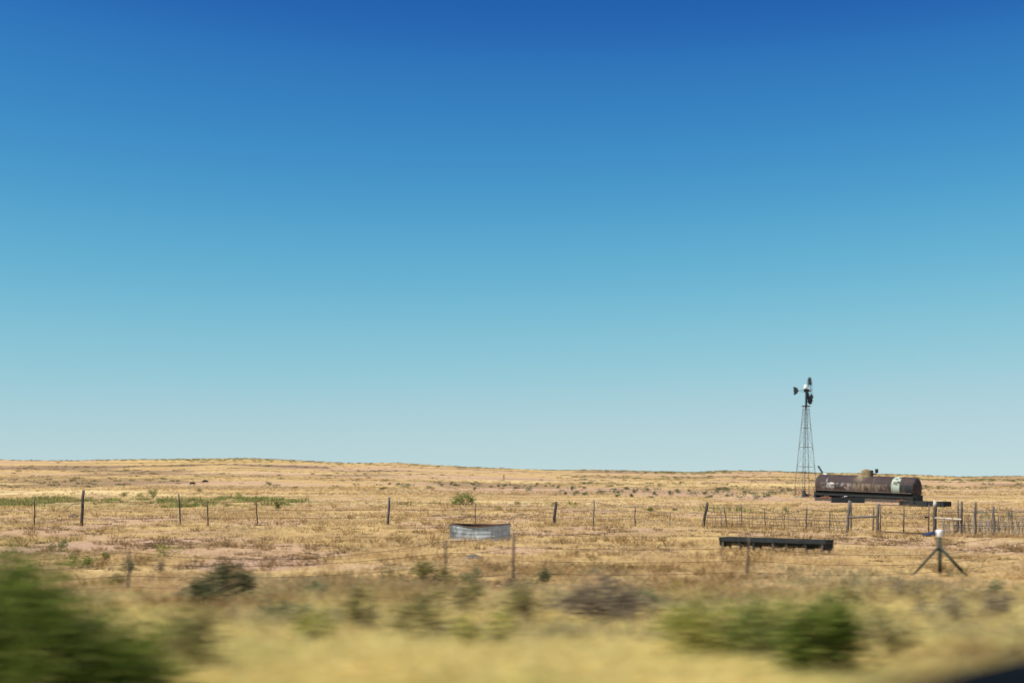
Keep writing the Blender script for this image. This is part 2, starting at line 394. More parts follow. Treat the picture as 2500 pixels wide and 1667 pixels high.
# ------------------------------------------------------------------ ground
def build_ground():
    ys = np.concatenate([-np.geomspace(400, 6, 40), np.linspace(-5, 6, 14), np.geomspace(6.4, 700, 620), np.geomspace(720, 6000, 40)])
    t = np.linspace(-1, 1, 421); t = np.sign(t) * (0.55 * np.abs(t) + 0.45 * np.abs(t) ** 3)
    Y, T = np.meshgrid(ys, t, indexing='ij')
    X = T * (45 + np.maximum(Y, 0) * 0.85 + np.maximum(-Y, 0) * 0.5)
    Z = terrain(X, Y)
    so, gr, br, pa = cover(X.ravel(), Y.ravel())
    V = np.stack([X.ravel(), Y.ravel(), Z.ravel()], 1)
    n, k = Y.shape
    i = np.arange((n - 1))[:, None] * k + np.arange(k - 1)[None, :]
    F = np.stack([i, i + 1, i + k + 1, i + k], -1).reshape(-1, 4)
    m, nt, out = new_mat('ground_soil_and_straw')
    a = N(nt, 'ShaderNodeVertexColor', layer_name='tint'); sp = N(nt, 'ShaderNodeSeparateColor')
    nt.links.new(a.outputs[0], sp.inputs[0])
    geo = N(nt, 'ShaderNodeNewGeometry'); pos = geo.outputs['Position']
    f1 = noise(nt, 0.35, 8, 0.7, pos); f2 = noise(nt, 3.0, 6, 0.75, pos)
    mp = N(nt, 'ShaderNodeMapping'); mp.inputs['Scale'].default_value = (0.016, 0.05, 0.016); nt.links.new(pos, mp.inputs[0])
    f3 = noise(nt, 1.0, 7, 0.65, mp.outputs[0])
    straw = ramp(nt, f1, [(0.320, (0.302, 0.194, 0.079)), (0.480, (0.396, 0.272, 0.110)), (0.620, (0.475, 0.345, 0.151)), (0.750, (0.518, 0.405, 0.199))])
    straw = mix(nt, 0.45, straw, ramp(nt, f3, [(0.350, (0.317, 0.206, 0.089)), (0.500, (0.446, 0.316, 0.133)), (0.650, (0.540, 0.419, 0.199))]))
    soil = ramp(nt, f2, [(0.300, (0.302, 0.191, 0.120)), (0.550, (0.403, 0.268, 0.174)), (0.800, (0.475, 0.338, 0.226))])
    green = ramp(nt, f2, [(0.3, (0.24, 0.205, 0.075)), (0.7, (0.42, 0.34, 0.14))])
    brown = ramp(nt, f2, [(0.300, (0.104, 0.067, 0.038)), (0.700, (0.240, 0.162, 0.091))])
    pale = ramp(nt, f2, [(0.300, (0.448, 0.332, 0.140)), (0.700, (0.640, 0.506, 0.259))])
    c = mix(nt, a.outputs['Alpha'], straw, pale); c = mix(nt, sp.outputs[0], c, soil); c = mix(nt, sp.outputs[2], c, brown); c = mix(nt, sp.outputs[1], c, green)
    c = mix(nt, 0.55, c, ramp(nt, f2, [(0.3, (0.62, 0.58, 0.54)), (0.5, (1, 1, 1)), (0.7, (1.25, 1.25, 1.25))]), 'MULTIPLY')
    b = N(nt, 'ShaderNodeBsdfPrincipled', Roughness=0.95); b.inputs['Specular IOR Level'].default_value = 0.1
    nt.links.new(c, b.inputs['Base Color'])
    bp = N(nt, 'ShaderNodeBump', Strength=0.7, Distance=0.12)
    nt.links.new(f2, bp.inputs['Height']); nt.links.new(bp.outputs[0], b.inputs['Normal'])
    nt.links.new(b.outputs[0], out.inputs[0])
    o = np_mesh('ground', V, F, m, None, np.stack([so, gr, br, pa], 1), True)
    tag(o, kind='structure')
build_ground()

rd = MB()
rd.add([(-300, -8.5, 1.215), (300, -8.5, 1.215), (300, 4.2, 1.215), (-300, 4.2, 1.215)], [(0, 1, 2, 3)])
tag(rd.build('road', M['asphalt']), kind='structure')
wl_ = MB()
wl_.add([(-300, 3.6, 1.219), (300, 3.6, 1.219), (300, 3.72, 1.219), (-300, 3.72, 1.219)], [(0, 1, 2, 3)])
tag(wl_.build('road_edge_line', M['white_paint']), kind='structure')

# ------------------------------------------------------------------ grass
def tuft_field(name, X, Y, nb, hmin, hmax, width, spread, mat, seed, lean=0.5, kind='stuff', parent=None):
    """one mesh of narrow bent blades standing in tufts at X, Y"""
    r = np.random.default_rng(seed); n = len(X)
    x = np.repeat(X, nb); y = np.repeat(Y, nb); sc = np.repeat(r.uniform(0.6, 1.25, n), nb)
    m = n * nb
    a = r.uniform(0, 2 * np.pi, m); rad = np.sqrt(r.uniform(0, 1, m)) * spread * sc
    bx = x + np.cos(a) * rad; by = y + np.sin(a) * rad
    h = r.uniform(hmin, hmax, m) * sc
    la = a + r.normal(0, 0.7, m); ln = h * np.abs(r.normal(lean * 0.7, lean * 0.5, m))
    z = terrain(bx, by) - 0.02
    wa = r.uniform(0, np.pi, m); w = width * r.uniform(0.6, 1.4, m) / 2
    wx, wy = np.cos(wa) * w, np.sin(wa) * w
    p0 = np.stack([bx - wx, by - wy, z], 1); p1 = np.stack([bx + wx, by + wy, z], 1)
    mx, my, mz = bx + np.cos(la) * ln * 0.35, by + np.sin(la) * ln * 0.35, z + h * 0.6
    p2 = np.stack([mx + wx * 0.8, my + wy * 0.8, mz], 1); p3 = np.stack([mx - wx * 0.8, my - wy * 0.8, mz], 1)
    p4 = np.stack([bx + np.cos(la) * ln, by + np.sin(la) * ln, z + h], 1)
    V = np.stack([p0, p1, p2, p3, p4], 1).reshape(-1, 3)
    b = np.arange(m)[:, None] * 5
    F = np.concatenate([b + np.array([[0, 1, 2]]), b + np.array([[0, 2, 3]]), b + np.array([[3, 2, 4]])], 0)
    o = np_mesh(name, V, F, mat, parent)
    return o

def scatter(n, y0, y1, seed, power=1.0):
    """random field positions: dense in front of the eye, thinning out well past both sides of the view"""
    r = np.random.default_rng(seed)
    m = int(n * 1.6)
    y = y0 * (y1 / y0) ** (r.uniform(0, 1, m) ** power)
    k = np.arange(m) < n * 1.12
    w = np.where(k, 1.22, 1.22 + 2.2 * r.uniform(0, 1, m) ** 1.6)
    x = np.where(k, r.uniform(-1, 1, m), np.where(r.uniform(0, 1, m) < .5, -1, 1)) * w * (0.36 * y + 2.5)
    return x, y, r

# dry grass of the field, near to middle distance
x, y, r = scatter(26000, 20, 78, 11)
so, gr, br, pa = cover(x, y)
k = r.uniform(0, 1, len(x)) > np.maximum(so * 0.93, br * 0.5)
k &= fbm(x / 1.4, y / 2.0, 13, 3) + r.uniform(-.2, .2, len(x)) > 0.42
tag(tuft_field('dry_grass', x[k], y[k], 15, 0.07, 0.18, 0.013, 0.19, M['dry_grass'], 1, 1.1), kind='stuff')
x, y, r = scatter(26000, 70, 190, 12)
so, gr, br, pa = cover(x, y)
k = r.uniform(0, 1, len(x)) > np.maximum(so * 0.95, br * 0.6)
k &= fbm(x / 4.0, y / 5.0, 14, 3) + r.uniform(-.2, .2, len(x)) > 0.45
tag(tuft_field('dry_grass', x[k], y[k], 9, 0.08, 0.20, 0.04, 0.34, M['dry_grass'], 2, 1.1), kind='stuff')
x, y, r = scatter(26000, 185, 660, 13)
so, gr, br, pa = cover(x, y)
k = r.uniform(0, 1, len(x)) > np.maximum(so * 0.95, br * 0.7)
k &= fbm(x / 30.0, y / 16.0, 15, 3) + r.uniform(-.15, .15, len(x)) > 0.47
tag(tuft_field('dry_grass', x[k], y[k], 6, 0.12, 0.32, 0.13, 0.6, M['far_grass'], 3, 0.9), kind='stuff')
# tall pale bands of grass beyond the wire fence and by the corral
def band(px0, px1, row0, row1, n, seed):
    r = np.random.default_rng(seed); P = []
    for _ in range(n):
        P.append(at(r.uniform(px0, px1), r.uniform(row0, row1))[:2])
    return np.array(P)
# brown tussocks, then low dark clumps coloured as the shadow among them
x, y, r = scatter(5200, 19, 130, 21)
so, gr, br, pa = cover(x, y)
k = (fbm(x / 2.2, y / 3.0, 23, 3) + 0.25 * br > 0.56)
tag(tuft_field('brown_tussock_and_shade', x[k], y[k], 30, 0.08, 0.30, 0.016, 0.20, M['tussock'], 4, 0.9), kind='stuff')
x, y, r = scatter(9000, 21, 105, 24)
so, gr, br, pa = cover(x, y)
k = (fbm(x / 1.6, y / 2.6, 25, 3) + 0.12 * so + r.uniform(-.12, .12, len(x)) > 0.655)
tag(tuft_field('brown_tussock_and_shade', x[k], y[k], 30, 0.04, 0.13, 0.022, 0.24, M['tussock_shade'], 44, 1.4), kind='stuff')  # dark clumps stand in for tussock shadows
# verge grass on the road bank
x, y, r = scatter(19000, 5.6, 24, 31)
dn = fbm(x / 1.1, y / 1.6, 33, 3)
k = (dn + r.uniform(-.15, .15, len(x)) > 0.38)
tag(tuft_field('verge_grass', x[k], y[k], 18, 0.07, 0.20, 0.008, 0.15, M['verge_grass'], 5, 0.9), kind='stuff')
x, y, r = scatter(2800, 7.0, 24, 46)
k = fbm(x / 1.8, y / 1.8, 47, 3) + r.uniform(-.1, .1, len(x)) > 0.52
tag(tuft_field('verge_grass', x[k], y[k], 20, 0.14, 0.36, 0.009, 0.18, M['verge_grass'], 45, 0.8), kind='stuff')
x, y, r = scatter(1300, 10.0, 27, 38)
k = fbm(x / 1.5, y / 1.5, 39, 3) + r.uniform(-.1, .1, len(x)) > 0.58
tag(tuft_field('brown_verge_grass', x[k], y[k], 26, 0.08, 0.30, 0.010, 0.18, M['tussock'], 9, 0.9), kind='stuff')
x, y, r = scatter(4200, 12.5, 36, 35)
dn = fbm(x / 2.4, y / 1.8, 37, 3)
k = (dn + r.uniform(-.12, .12, len(x)) > 0.58 - 0.05 * sstep(.12, .30, x / y)) & (x > -0.20 * y)
tag(tuft_field('grey_green_weeds', x[k], y[k], 22, 0.08, 0.30, 0.016, 0.18, M['weed'], 8, 0.9), kind='stuff')
# green growth in the low ground beyond the far fence
x, y, r = scatter(30000, 95, 210, 41)
so, gr, br, pa = cover(x, y)
k = r.uniform(0, 1, len(x)) < np.clip(gr - 0.22, 0, 1) * 0.38 * sstep(0.48, 0.58, fbm(x / 2.6, y / 14.0, 43, 3))
tag(tuft_field('green_forbs', x[k], y[k], 18, 0.12, 0.48, 0.07, 0.55, M['forb'], 6, 1.1), kind='stuff')
# scrub dotted over the far rise
x, y, r = scatter(26000, 230, 655, 51, 0.6)
so, gr, br, pa = cover(x, y)
k = r.uniform(0, 1, len(x)) < 0.012 + np.clip(gr, 0, 1) * 0.5 + br * 0.10 + (y > 600) * 0.22
tag(tuft_field('far_scrub', x[k], y[k], 14, 0.15, 0.5, 0.20, 0.8, M['scrub'], 7, 0.9), kind='stuff')

# ------------------------------------------------------------------ shrubs
def leaf_cloud(w, d, h, n, size, rs, lobes=9, slope=0.0, low=0.0):
    """leaf-sized faces spread through several uneven lobes; local coordinates, foot at the origin"""
    L = []
    for i in range(lobes):
        a = rs.uniform(0, 2 * np.pi); q = math.sqrt(rs.uniform(0, 1)) * 0.76
        lx, ly = math.cos(a) * q * w / 2, math.sin(a) * q * d / 2
        top = h * (1 - 0.55 * q ** 2) * rs.uniform(0.55, 1.0)
        top *= 1 - slope * (lx / (w / 2) + 0.45)
        lr = rs.uniform(0.20, 0.40)
        L.append((lx, ly, max(top - lr * h * 0.8, h * 0.16), lr * w * 0.55, lr * d * 0.55, lr * h * 0.85))
    L = np.array(L); kz = 0.95 * h / np.max(L[:, 2] + L[:, 5]); L[:, 2] *= kz; L[:, 5] *= kz; pick = rs.integers(0, lobes, n); c = L[pick]
    v = rs.normal(0, 1, (n, 3)); v /= np.linalg.norm(v, axis=1)[:, None]
    rad = (rs.uniform(0, 1, n) ** 0.55)[:, None] * (1 + 0.34 * rs.normal(0, 1, (n, 1)))
    p = c[:, :3] + v * rad * c[:, 3:]
    p[:, 2] = np.abs(p[:, 2]) + low
    p[:, 2] = np.where(p[:, 2] > h * 1.08, h * rs.uniform(0.7, 1.05, n), p[:, 2])
    # each leaf: a four-sided blade pointing outward and up
    out = v * 0.8 + rs.normal(0, 0.6, (n, 3)) + np.array([0, 0, 0.45]); out /= np.linalg.norm(out, axis=1)[:, None]
    side = np.cross(out, rs.normal(0, 1, (n, 3))); side /= np.linalg.norm(side, axis=1)[:, None]
    s = size * rs.uniform(0.6, 1.4, (n, 1))
    V = np.stack([p, p + out * s * 0.5 + side * s * 0.22, p + out * s, p + out * s * 0.5 - side * s * 0.22], 1).reshape(-1, 3)
    F = np.arange(n)[:, None] * 4 + np.array([[0, 1, 2, 3]])
    return V, F, L

def shrub(px, row, wpx, hpx, mat, label, n=500, leaf=None, group=None, name='shrub', stems=True, dist=None, lobes=9, cat='shrub', depth=0.8, slope=0.0):
    X, Y, Z = at(px, row)
    if dist: X, Y = ray(px, row)[0] / ray(px, row)[1] * dist, dist; Z = tz(X, Y)
    w, h = wpx * mpp(Y), hpx * mpp(Y)
    rs = np.random.default_rng(int(px * 7 + row * 13))
    size = leaf or max(0.035, 2.6 * mpp(Y))
    V, F, L = leaf_cloud(w, w * depth, h, n, size, rs, lobes, slope)
    if not stems:
        o = np_mesh(name, V, F, M[mat]); o.location = (X, Y, Z - 0.02)
        return tag(o, label, cat, group)
    root = empty(name, (X, Y, Z - 0.02)); tag(root, label, cat, group)
    np_mesh('foliage', V, F, M[mat], root)
    sb = MB()
    for lx, ly, lz, *_ in L:
        mid = Vector((lx * 0.45, ly * 0.45, lz * 0.55)); r0 = max(0.006, 0.012 * h)
        sb.tube([(rs.normal(0, 0.02 * w), rs.normal(0, 0.02 * w), -0.03), mid, (lx, ly, lz)], [r0, r0 * 0.8, r0 * 0.4], 5)
        for _ in range(3):
            e = Vector((lx, ly, lz)) + Vector(rs.normal(0, 1, 3)) * 0.18 * min(w, h) + Vector((0, 0, 0.12 * h))
            sb.tube([mid, (mid + e) / 2 + Vector(rs.normal(0, 0.02 * w, 3)), e], [r0 * 0.6, r0 * 0.45, r0 * 0.2], 4)
    sb.build('stems', M['bark'], root)
    return root

# roadside, large and close
shrub(105, 1740, 700, 455, 'leaf_green', 'large deep green bush close to the road, cut by the left edge', 17000, 0.045, dist=7.7, lobes=30, slope=0.42)
shrub(20, 1500, 190, 285, 'leaf_mid', 'tall loose green weed rising behind the large deep green bush', 700, 0.05, dist=12.0, lobes=8)
shrub(460, 1650, 240, 215, 'leaf_olive', 'pale olive weed clump against the right flank of the large deep green bush', 1300, 0.045, dist=9.3, lobes=9)
shrub(2015, 1660, 260, 235, 'leaf_green', 'dense green roadside bush on a bare brown stem, below the dark feed trough', 4600, 0.045, dist=9.3, lobes=11)
shrub(1740, 1600, 430, 190, 'leaf_light', 'wide yellow-green roadside bush left of the dense green one', 4200, 0.045, dist=11.2, lobes=12)
shrub(1870, 1600, 250, 180, 'leaf_mid', 'low mid-green bush filling the gap between the yellow-green and dense green roadside bushes', 1700, 0.045, dist=10.6, lobes=8)
shrub(2160, 1610, 210, 190, 'leaf_olive', 'sparse olive weed just right of the dense green roadside bush', 600, 0.04, dist=10.4, lobes=7)
shrub(1455, 1535, 300, 150, 'leaf_brown', 'sprawling grey-brown twiggy bush on the road bank', 2600, 0.05, lobes=11)
shrub(1285, 1535, 170, 135, 'leaf_olive', 'olive weed at the left foot of the sprawling grey-brown bush', 700, 0.045)
shrub(1030, 1580, 190, 150, 'leaf_olive', 'broad olive weed clump in the yellow verge grass, below the olive bank bush', 900, 0.045, lobes=8)
shrub(880, 1555, 130, 135, 'leaf_olive', 'narrow olive weed in the verge grass left of the broad olive clump', 600, 0.045)
shrub(2300, 1540, 150, 105, 'leaf_brown', 'brown dead weed on the bank below the green pipe tripod', 700, 0.045)
shrub(2450, 1530, 150, 95, 'leaf_brown', 'grey-brown dead weed at the right edge above the car mirror', 700, 0.045)
shrub(1110, 1505, 200, 95, 'leaf_olive', 'low spreading olive weed between the close-set near fence posts and the broad olive clump', 900, 0.045)
shrub(700, 1530, 150, 70, 'leaf_sage', 'faint grey-green weed in the verge grass right of the dark spreading shrub', 600, 0.045)
shrub(2210, 1480, 100, 72, 'leaf_brown', 'brown weed tuft below the left leg of the green pipe tripod', 500, 0.045)
shrub(1590, 1500, 120, 70, 'leaf_sage', 'grey-green weed between the sprawling grey-brown bush and the yellow-green roadside bush', 600, 0.045)
shrub(1180, 1600, 180, 120, 'leaf_light', 'loose yellow-green weed low in the verge grass, below the sprawling grey-brown bush', 700, 0.045)
shrub(760, 1590, 170, 110, 'leaf_light', 'loose yellow-green weed in the verge grass right of the large deep green bush', 600, 0.045)
shrub(2060, 1500, 130, 80, 'leaf_olive', 'olive weed behind the dense green roadside bush', 500, 0.045)
shrub(2400, 1470, 110, 60, 'leaf_sage', 'grey-green weed below the right leg of the green pipe tripod', 450, 0.045)
# along the near wire fence
shrub(548, 1484, 205, 118, 'leaf_dark', 'dark spreading shrub just in front of the near wire fence', 3200, 0.05, lobes=10)
shrub(450, 1474, 90, 42, 'leaf_brown', 'low brown bush touching the left side of the dark spreading shrub', 600, 0.045)
shrub(785, 1462, 80, 52, 'leaf_sage', 'small grey-green shrub in open grass between two near fence posts', 700, 0.045)
shrub(1030, 1438, 170, 78, 'leaf_olive', 'wide olive bush at the foot of the near fence, below the galvanised tank', 1500, 0.05, lobes=10)
shrub(1140, 1440, 110, 66, 'leaf_sage', 'pale grey-green bush between the two close-set near fence posts', 800, 0.045)
shrub(1325, 1428, 56, 46, 'leaf_dark', 'small upright dark green shrub right of the close-set fence posts', 600, 0.045)
shrub(1260, 1448, 70, 42, 'leaf_brown', 'small grey-brown bush at the foot of the tallest near fence post', 500, 0.045)
shrub(195, 1388, 95, 46, 'leaf_mid', 'bright green shrub behind the top wire, left of the leftmost near fence post', 800, 0.05)
shrub(256, 1368, 24, 24, 'leaf_green', 'tiny round green bush on bare soil right of the bright green shrub', 220, 0.05)
shrub(410, 1362, 85, 40, 'leaf_light', 'thin pale green weed on bare pink soil behind the top wire', 450, 0.05)
shrub(390, 1402, 44, 40, 'leaf_brown', 'spindly brown weed under the thin pale green one', 250, 0.045)
shrub(312, 1400, 60, 48, 'leaf_sage', 'grey-green weed twined round the leftmost near fence post', 450, 0.045)
shrub(290, 1432, 60, 38, 'leaf_olive', 'small olive weed at the lower left of the leftmost near fence post', 350, 0.045)
shrub(152, 1338, 34, 34, 'leaf_sage', 'grey-green shrublet on the bare pink soil, right one of two', 300, 0.05)
shrub(122, 1345, 34, 30, 'leaf_brown', 'grey-brown shrublet on the bare pink soil, left one of two', 260, 0.05)
# beyond the far fence
shrub(374, 1216, 34, 30, 'leaf_mid', 'rounded green bush standing out of the green strip beyond the far fence', 500)
shrub(304, 1214, 24, 14, 'leaf_mid', 'low green bush left of the rounded bush in the green strip', 200, stems=False)
shrub(340, 1215, 20, 12, 'leaf_mid', 'smallest green bush touching the left foot of the rounded bush', 160, stems=False)
shrub(583, 1217, 30, 19, 'leaf_light', 'yellow-green mound of a bush at the upper edge of the green strip', 300, stems=False)
shrub(676, 1242, 25, 28, 'leaf_green', 'very dark green upright bush at the right end of the green strip', 500)
shrub(655, 1187, 20, 12, 'leaf_green', 'dark lone bush on the open slope above the green strip', 200, stems=False)
shrub(486, 1202, 26, 11, 'leaf_olive', 'olive bush on the slope below the two dark cattle', 180, stems=False)
shrub(1136, 1235, 80, 40, 'leaf_mid', 'largest green bush of the middle distance, above the galvanised tank', 2400, lobes=12)
shrub(990, 1193, 52, 14, 'leaf_sage', 'long grey-green bush cluster on the slope left of the middle', 420, stems=False, lobes=12)
shrub(1052, 1194, 36, 9, 'leaf_sage', 'low grey-green bush trailing right from the long cluster', 220, stems=False)
shrub(938, 1196, 40, 8, 'leaf_dark', 'flat dark bush line left of the long grey-green cluster', 220, stems=False)
shrub(1292, 1202, 24, 18, 'leaf_sage', 'tall grey-green bush pair on the pink slope left of the middle scrub', 260, stems=False)
shrub(1262, 1231, 20, 9, 'leaf_olive', 'low olive bush just left of a dark far fence post', 160, stems=False)
shrub(1215, 1244, 18, 9, 'leaf_light', 'small yellow-green bush in the grass right of the largest middle bush', 160, stems=False)
shrub(1355, 1236, 26, 10, 'leaf_olive', 'olive bush hugging the top of a dark far fence post', 180, stems=False)
shrub(1588, 1248, 15, 9, 'leaf_green', 'small vivid green bush alone in the grass before the corral', 200, stems=False)
shrub(1648, 1247, 14, 8, 'leaf_dark', 'small dark bush alone in the grass just left of the corral corner', 160, stems=False)
shrub(1918, 1253, 24, 17, 'leaf_sage', 'blue-green bush inside the wire corral', 300, stems=False)
shrub(2062, 1251, 22, 12, 'leaf_sage', 'blue-green bush beside the left corral brace post', 200, stems=False)
shrub(2175, 1254, 12, 7, 'leaf_mid', 'little green bush seen through the metal gate', 120, stems=False)
shrub(2465, 1267, 26, 22, 'leaf_sage', 'grey-green bush behind the stick fence near the right edge', 320, stems=False)
shrub(2388, 1256, 34, 10, 'leaf_sage', 'low green bush behind the taller stick fence posts', 200, stems=False)
shrub(2410, 1268, 36, 20, 'leaf_sage', 'wide grey-green bush behind the middle of the stick fence', 320, stems=False)
G = 'grey-green bushes on the pink slope left of the windmill'
for px, row, w, h in [(1398, 1198, 16, 11), (1372, 1208, 20, 11), (1407, 1211, 18, 12), (1468, 1205, 20, 9), (1497, 1204, 18, 9), (1516, 1206, 16, 9),
                      (1533, 1196, 18, 6), (1551, 1203, 10, 8), (1541, 1214, 11, 8), (1579, 1203, 24, 11), (1600, 1212, 14, 10), (1634, 1211, 22, 11),
                      (1652, 1204, 20, 9), (1695, 1210, 30, 10), (1720, 1208, 24, 8), (1752, 1207, 30, 10), (1774, 1203, 22, 10), (1735, 1216, 26, 7),
                      (1782, 1214, 24, 7), (1815, 1218, 34, 10), (1843, 1212, 28, 10), (1820, 1206, 24, 8), (1868, 1210, 26, 9), (1892, 1208, 26, 8),
                      (1912, 1204, 24, 8), (1850, 1220, 20, 9), (1872, 1214, 20, 6), (1930, 1202, 20, 9), (1510, 1213, 14, 6), (1430, 1209, 14, 6)]:
    shrub(px, row, w * 1.25, h * 1.4, 'leaf_far_sage', 'small grey-green bush scattered on the pink slope left of the windmill', 200, stems=False, group=G, lobes=6)
G2 = 'dark specks of bush on the pink slope'
for px, row, w, h in [(1100, 1181, 12, 8), (1080, 1188, 10, 8), (1156, 1185, 14, 6), (1158, 1197, 12, 9), (1216, 1188, 8, 6), (1232, 1187, 9, 5),
                      (1258, 1193, 10, 5), (1312, 1187, 9, 9), (1362, 1192, 8, 5), (1427, 1193, 9, 5), (952, 1183, 8, 5), (1588, 1216, 30, 5), (1682, 1201, 7, 6)]:
    shrub(px, row, w, h, 'leaf_dark', 'tiny dark green bush dotted on the pink slope above the galvanised tank', 90, stems=False, group=G2, lobes=5)

# ------------------------------------------------------------------ fences
def post_mesh(foot, top, r, mat, parent, name='post', n=7, wob=0.0, rs=random.Random(5)):
    f = Vector(foot); t = Vector(top); mb = MB()
    pts = [f + Vector((0, 0, -0.15))]
    for k in range(1, 5):
        p = f.lerp(t, k / 4); p += Vector((rs.uniform(-wob, wob), rs.uniform(-wob, wob), 0)) if k < 4 else Vector((0, 0, 0)); pts.append(p)
    mb.tube(pts, [r * q for q in (1.05, 1.0, 0.97, 0.95, 0.88)], n)
    return mb.build(name, M[mat], parent, n > 5)

def wire(pts, r, parent, name='wire', mat='wire', sag=0.0):
    P = []
    for a, b in zip(pts[:-1], pts[1:]):
        a, b = Vector(a), Vector(b); s = sag if not isinstance(sag, (list, tuple)) else sag[len(P) // 6 % len(sag)]
        for k in range(6):
            t = k / 6; p = a.lerp(b, t); p.z -= 4 * s * t * (1 - t); P.append(p)
    P.append(Vector(pts[-1]))
    mb = MB(); mb.tube(P, r, 4, False)
    return mb.build(name, M[mat], parent)

# far wire fence
far_fence = empty('wire_fence', at(760, 1283))
tag(far_fence, 'sagging wire fence with mixed wood and steel posts, crossing the middle of the field', 'fence')
def rel(o, p): return Vector(p) - o.location
FP = [(-140, 1283, -138, 1212, .03, 'post_steel'), (85, 1283, 83, 1216, .035, 'wood_dark'), (199, 1284, 204, 1196, .075, 'wood_dark'), (441, 1283, 436, 1206, .04, 'wood_dark'),
      (508, 1284, 507, 1222, .035, 'post_steel'), (628, 1282, 625, 1222, .032, 'post_steel'), (947, 1281, 950, 1213, .065, 'wood_grey'), (1161, 1279, 1161, 1228, .022, 'post_steel'),
      (1353, 1279, 1357, 1224, .075, 'wood_dark'), (1449, 1284, 1450, 1219, .028, 'wood_grey'), (1550, 1285, 1551, 1238, .03, 'wood_grey'), (1636, 1287, 1637, 1250, .018, 'wood_grey')]
fpos = []
for bx, by, tx, ty, r_, mt in FP:
    X, Y, Z = at(bx, by); f = Vector((X, Y, Z)); t = up(tx, ty, Y)
    post_mesh(rel(far_fence, f), rel(far_fence, t), r_, mt, far_fence, 'post', 8, 0.02)
    fpos.append((f, t))
for hgt, dz in ((0.95, .03), (0.62, .06), (0.30, .04)):
    pts = []
    for f, t in fpos:
        hh = hgt * 1.25; dd = (t - f).normalized(); p = f + dd * min(hh, (t - f).length * 0.97); pts.append(rel(far_fence, p + Vector((0, -0.08, 0))))
    wire(pts, 0.0075, far_fence, sag=dz)
# broken rail leaning on the heavy post
p0 = at(165, 1262); r0 = MB(); X, Y, Z = at(199, 1284)
r0.tube([rel(far_fence, up(206, 1228, Y - .15)), rel(far_fence, up(178, 1230, Y)), rel(far_fence, up(150, 1252, Y + .2))], [.02, .018, .012], 5)
r0.build('broken_rail', M['wood_grey'], far_fence)

# near wire fence
near_fence = empty('wire_fence', at(1250, 1420))
tag(near_fence, 'loose four-strand barbed wire fence on thin rusty posts, nearest the road', 'fence')
NP = [(-420, 1500, -422, 1385, .022, 25.0), (313, 1466, 315, 1345, .030, 27.5), (1087, 1424, 1089, 1318, .026, 31.5), (1252, 1422, 1256, 1300, .034, 32.2), (1824, 1420, 1829, 1304, .026, 33.2)]
npos = []
for bx, by, tx, ty, r_, dist in NP:
    t = up(tx, ty, dist); X = up(bx, by, dist).x; f = Vector((X, dist, tz(X, dist)))
    post_mesh(rel(near_fence, f), rel(near_fence, t), r_, 'post_steel', near_fence, 'post', 6, 0.012)
    npos.append((f, t))
tri_f = Vector((up(2295, 1405, 34.2).x, 34.2, 0)); tri_f.z = tz(tri_f.x, 34.2)
end_x = up(2700, 1400, 46).x; end_f = Vector((end_x, 46.0, tz(end_x, 46.0)))
post_mesh(rel(near_fence, end_f), rel(near_fence, end_f + Vector((0, 0, 1.15))), .03, 'post_steel', near_fence, 'post', 6, .01)
for i, frac in enumerate((0.98, 0.70, 0.42, 0.16)):
    pts = [rel(near_fence, f.lerp(t, frac) + Vector((0, -0.05, 0))) for f, t in npos]
    pts.append(rel(near_fence, tri_f + Vector((0, -0.11, 1.0 * frac * 0.75))))
    pts.append(rel(near_fence, end_f + Vector((0, -.05, 1.12 * frac))))
    wire(pts, 0.0042, near_fence, sag=[.06, .26 if i == 0 else .14, .05, .05, .08, .06])

# steel tripod brace with a white cap
tri = empty('brace_post', tri_f)
tag(tri, 'dark green pipe brace post with two slanting legs and a white cap', 'post')
mb = MB(); mb.tube([(0, 0, -.1), (0.015, 0, 0.94)], .050, 12); mb.build('upright', M['green_paint'], tri, True)
for sx, q in ((-0.66, .029), (0.66, .040)):
    mb = MB(); yy = 0.12 if sx < 0 else -0.12
    mb.tube([(0.02 * (1 if sx > 0 else -1), yy * .3, 0.68), (sx, yy, tz(tri_f.x + sx, 34.2 + yy) - tri_f.z - .04)], q, 10); mb.build('leg', M['green_paint'], tri, True)
mb = MB(); mb.lathe([(.053, .92), (.056, .96), (.074, 1.02), (.078, 1.09), (.066, 1.105)], 16, Matrix.Translation((.015, 0, 0))); mb.build('cap', M['white_paint'], tri, True)
mb = MB(); mb.lathe([(.063, .63), (.075, .645), (.075, .70), (.063, .715)], 12, Matrix.Translation((.01, 0, 0))); mb.build('collar', M['green_paint'], tri, True)

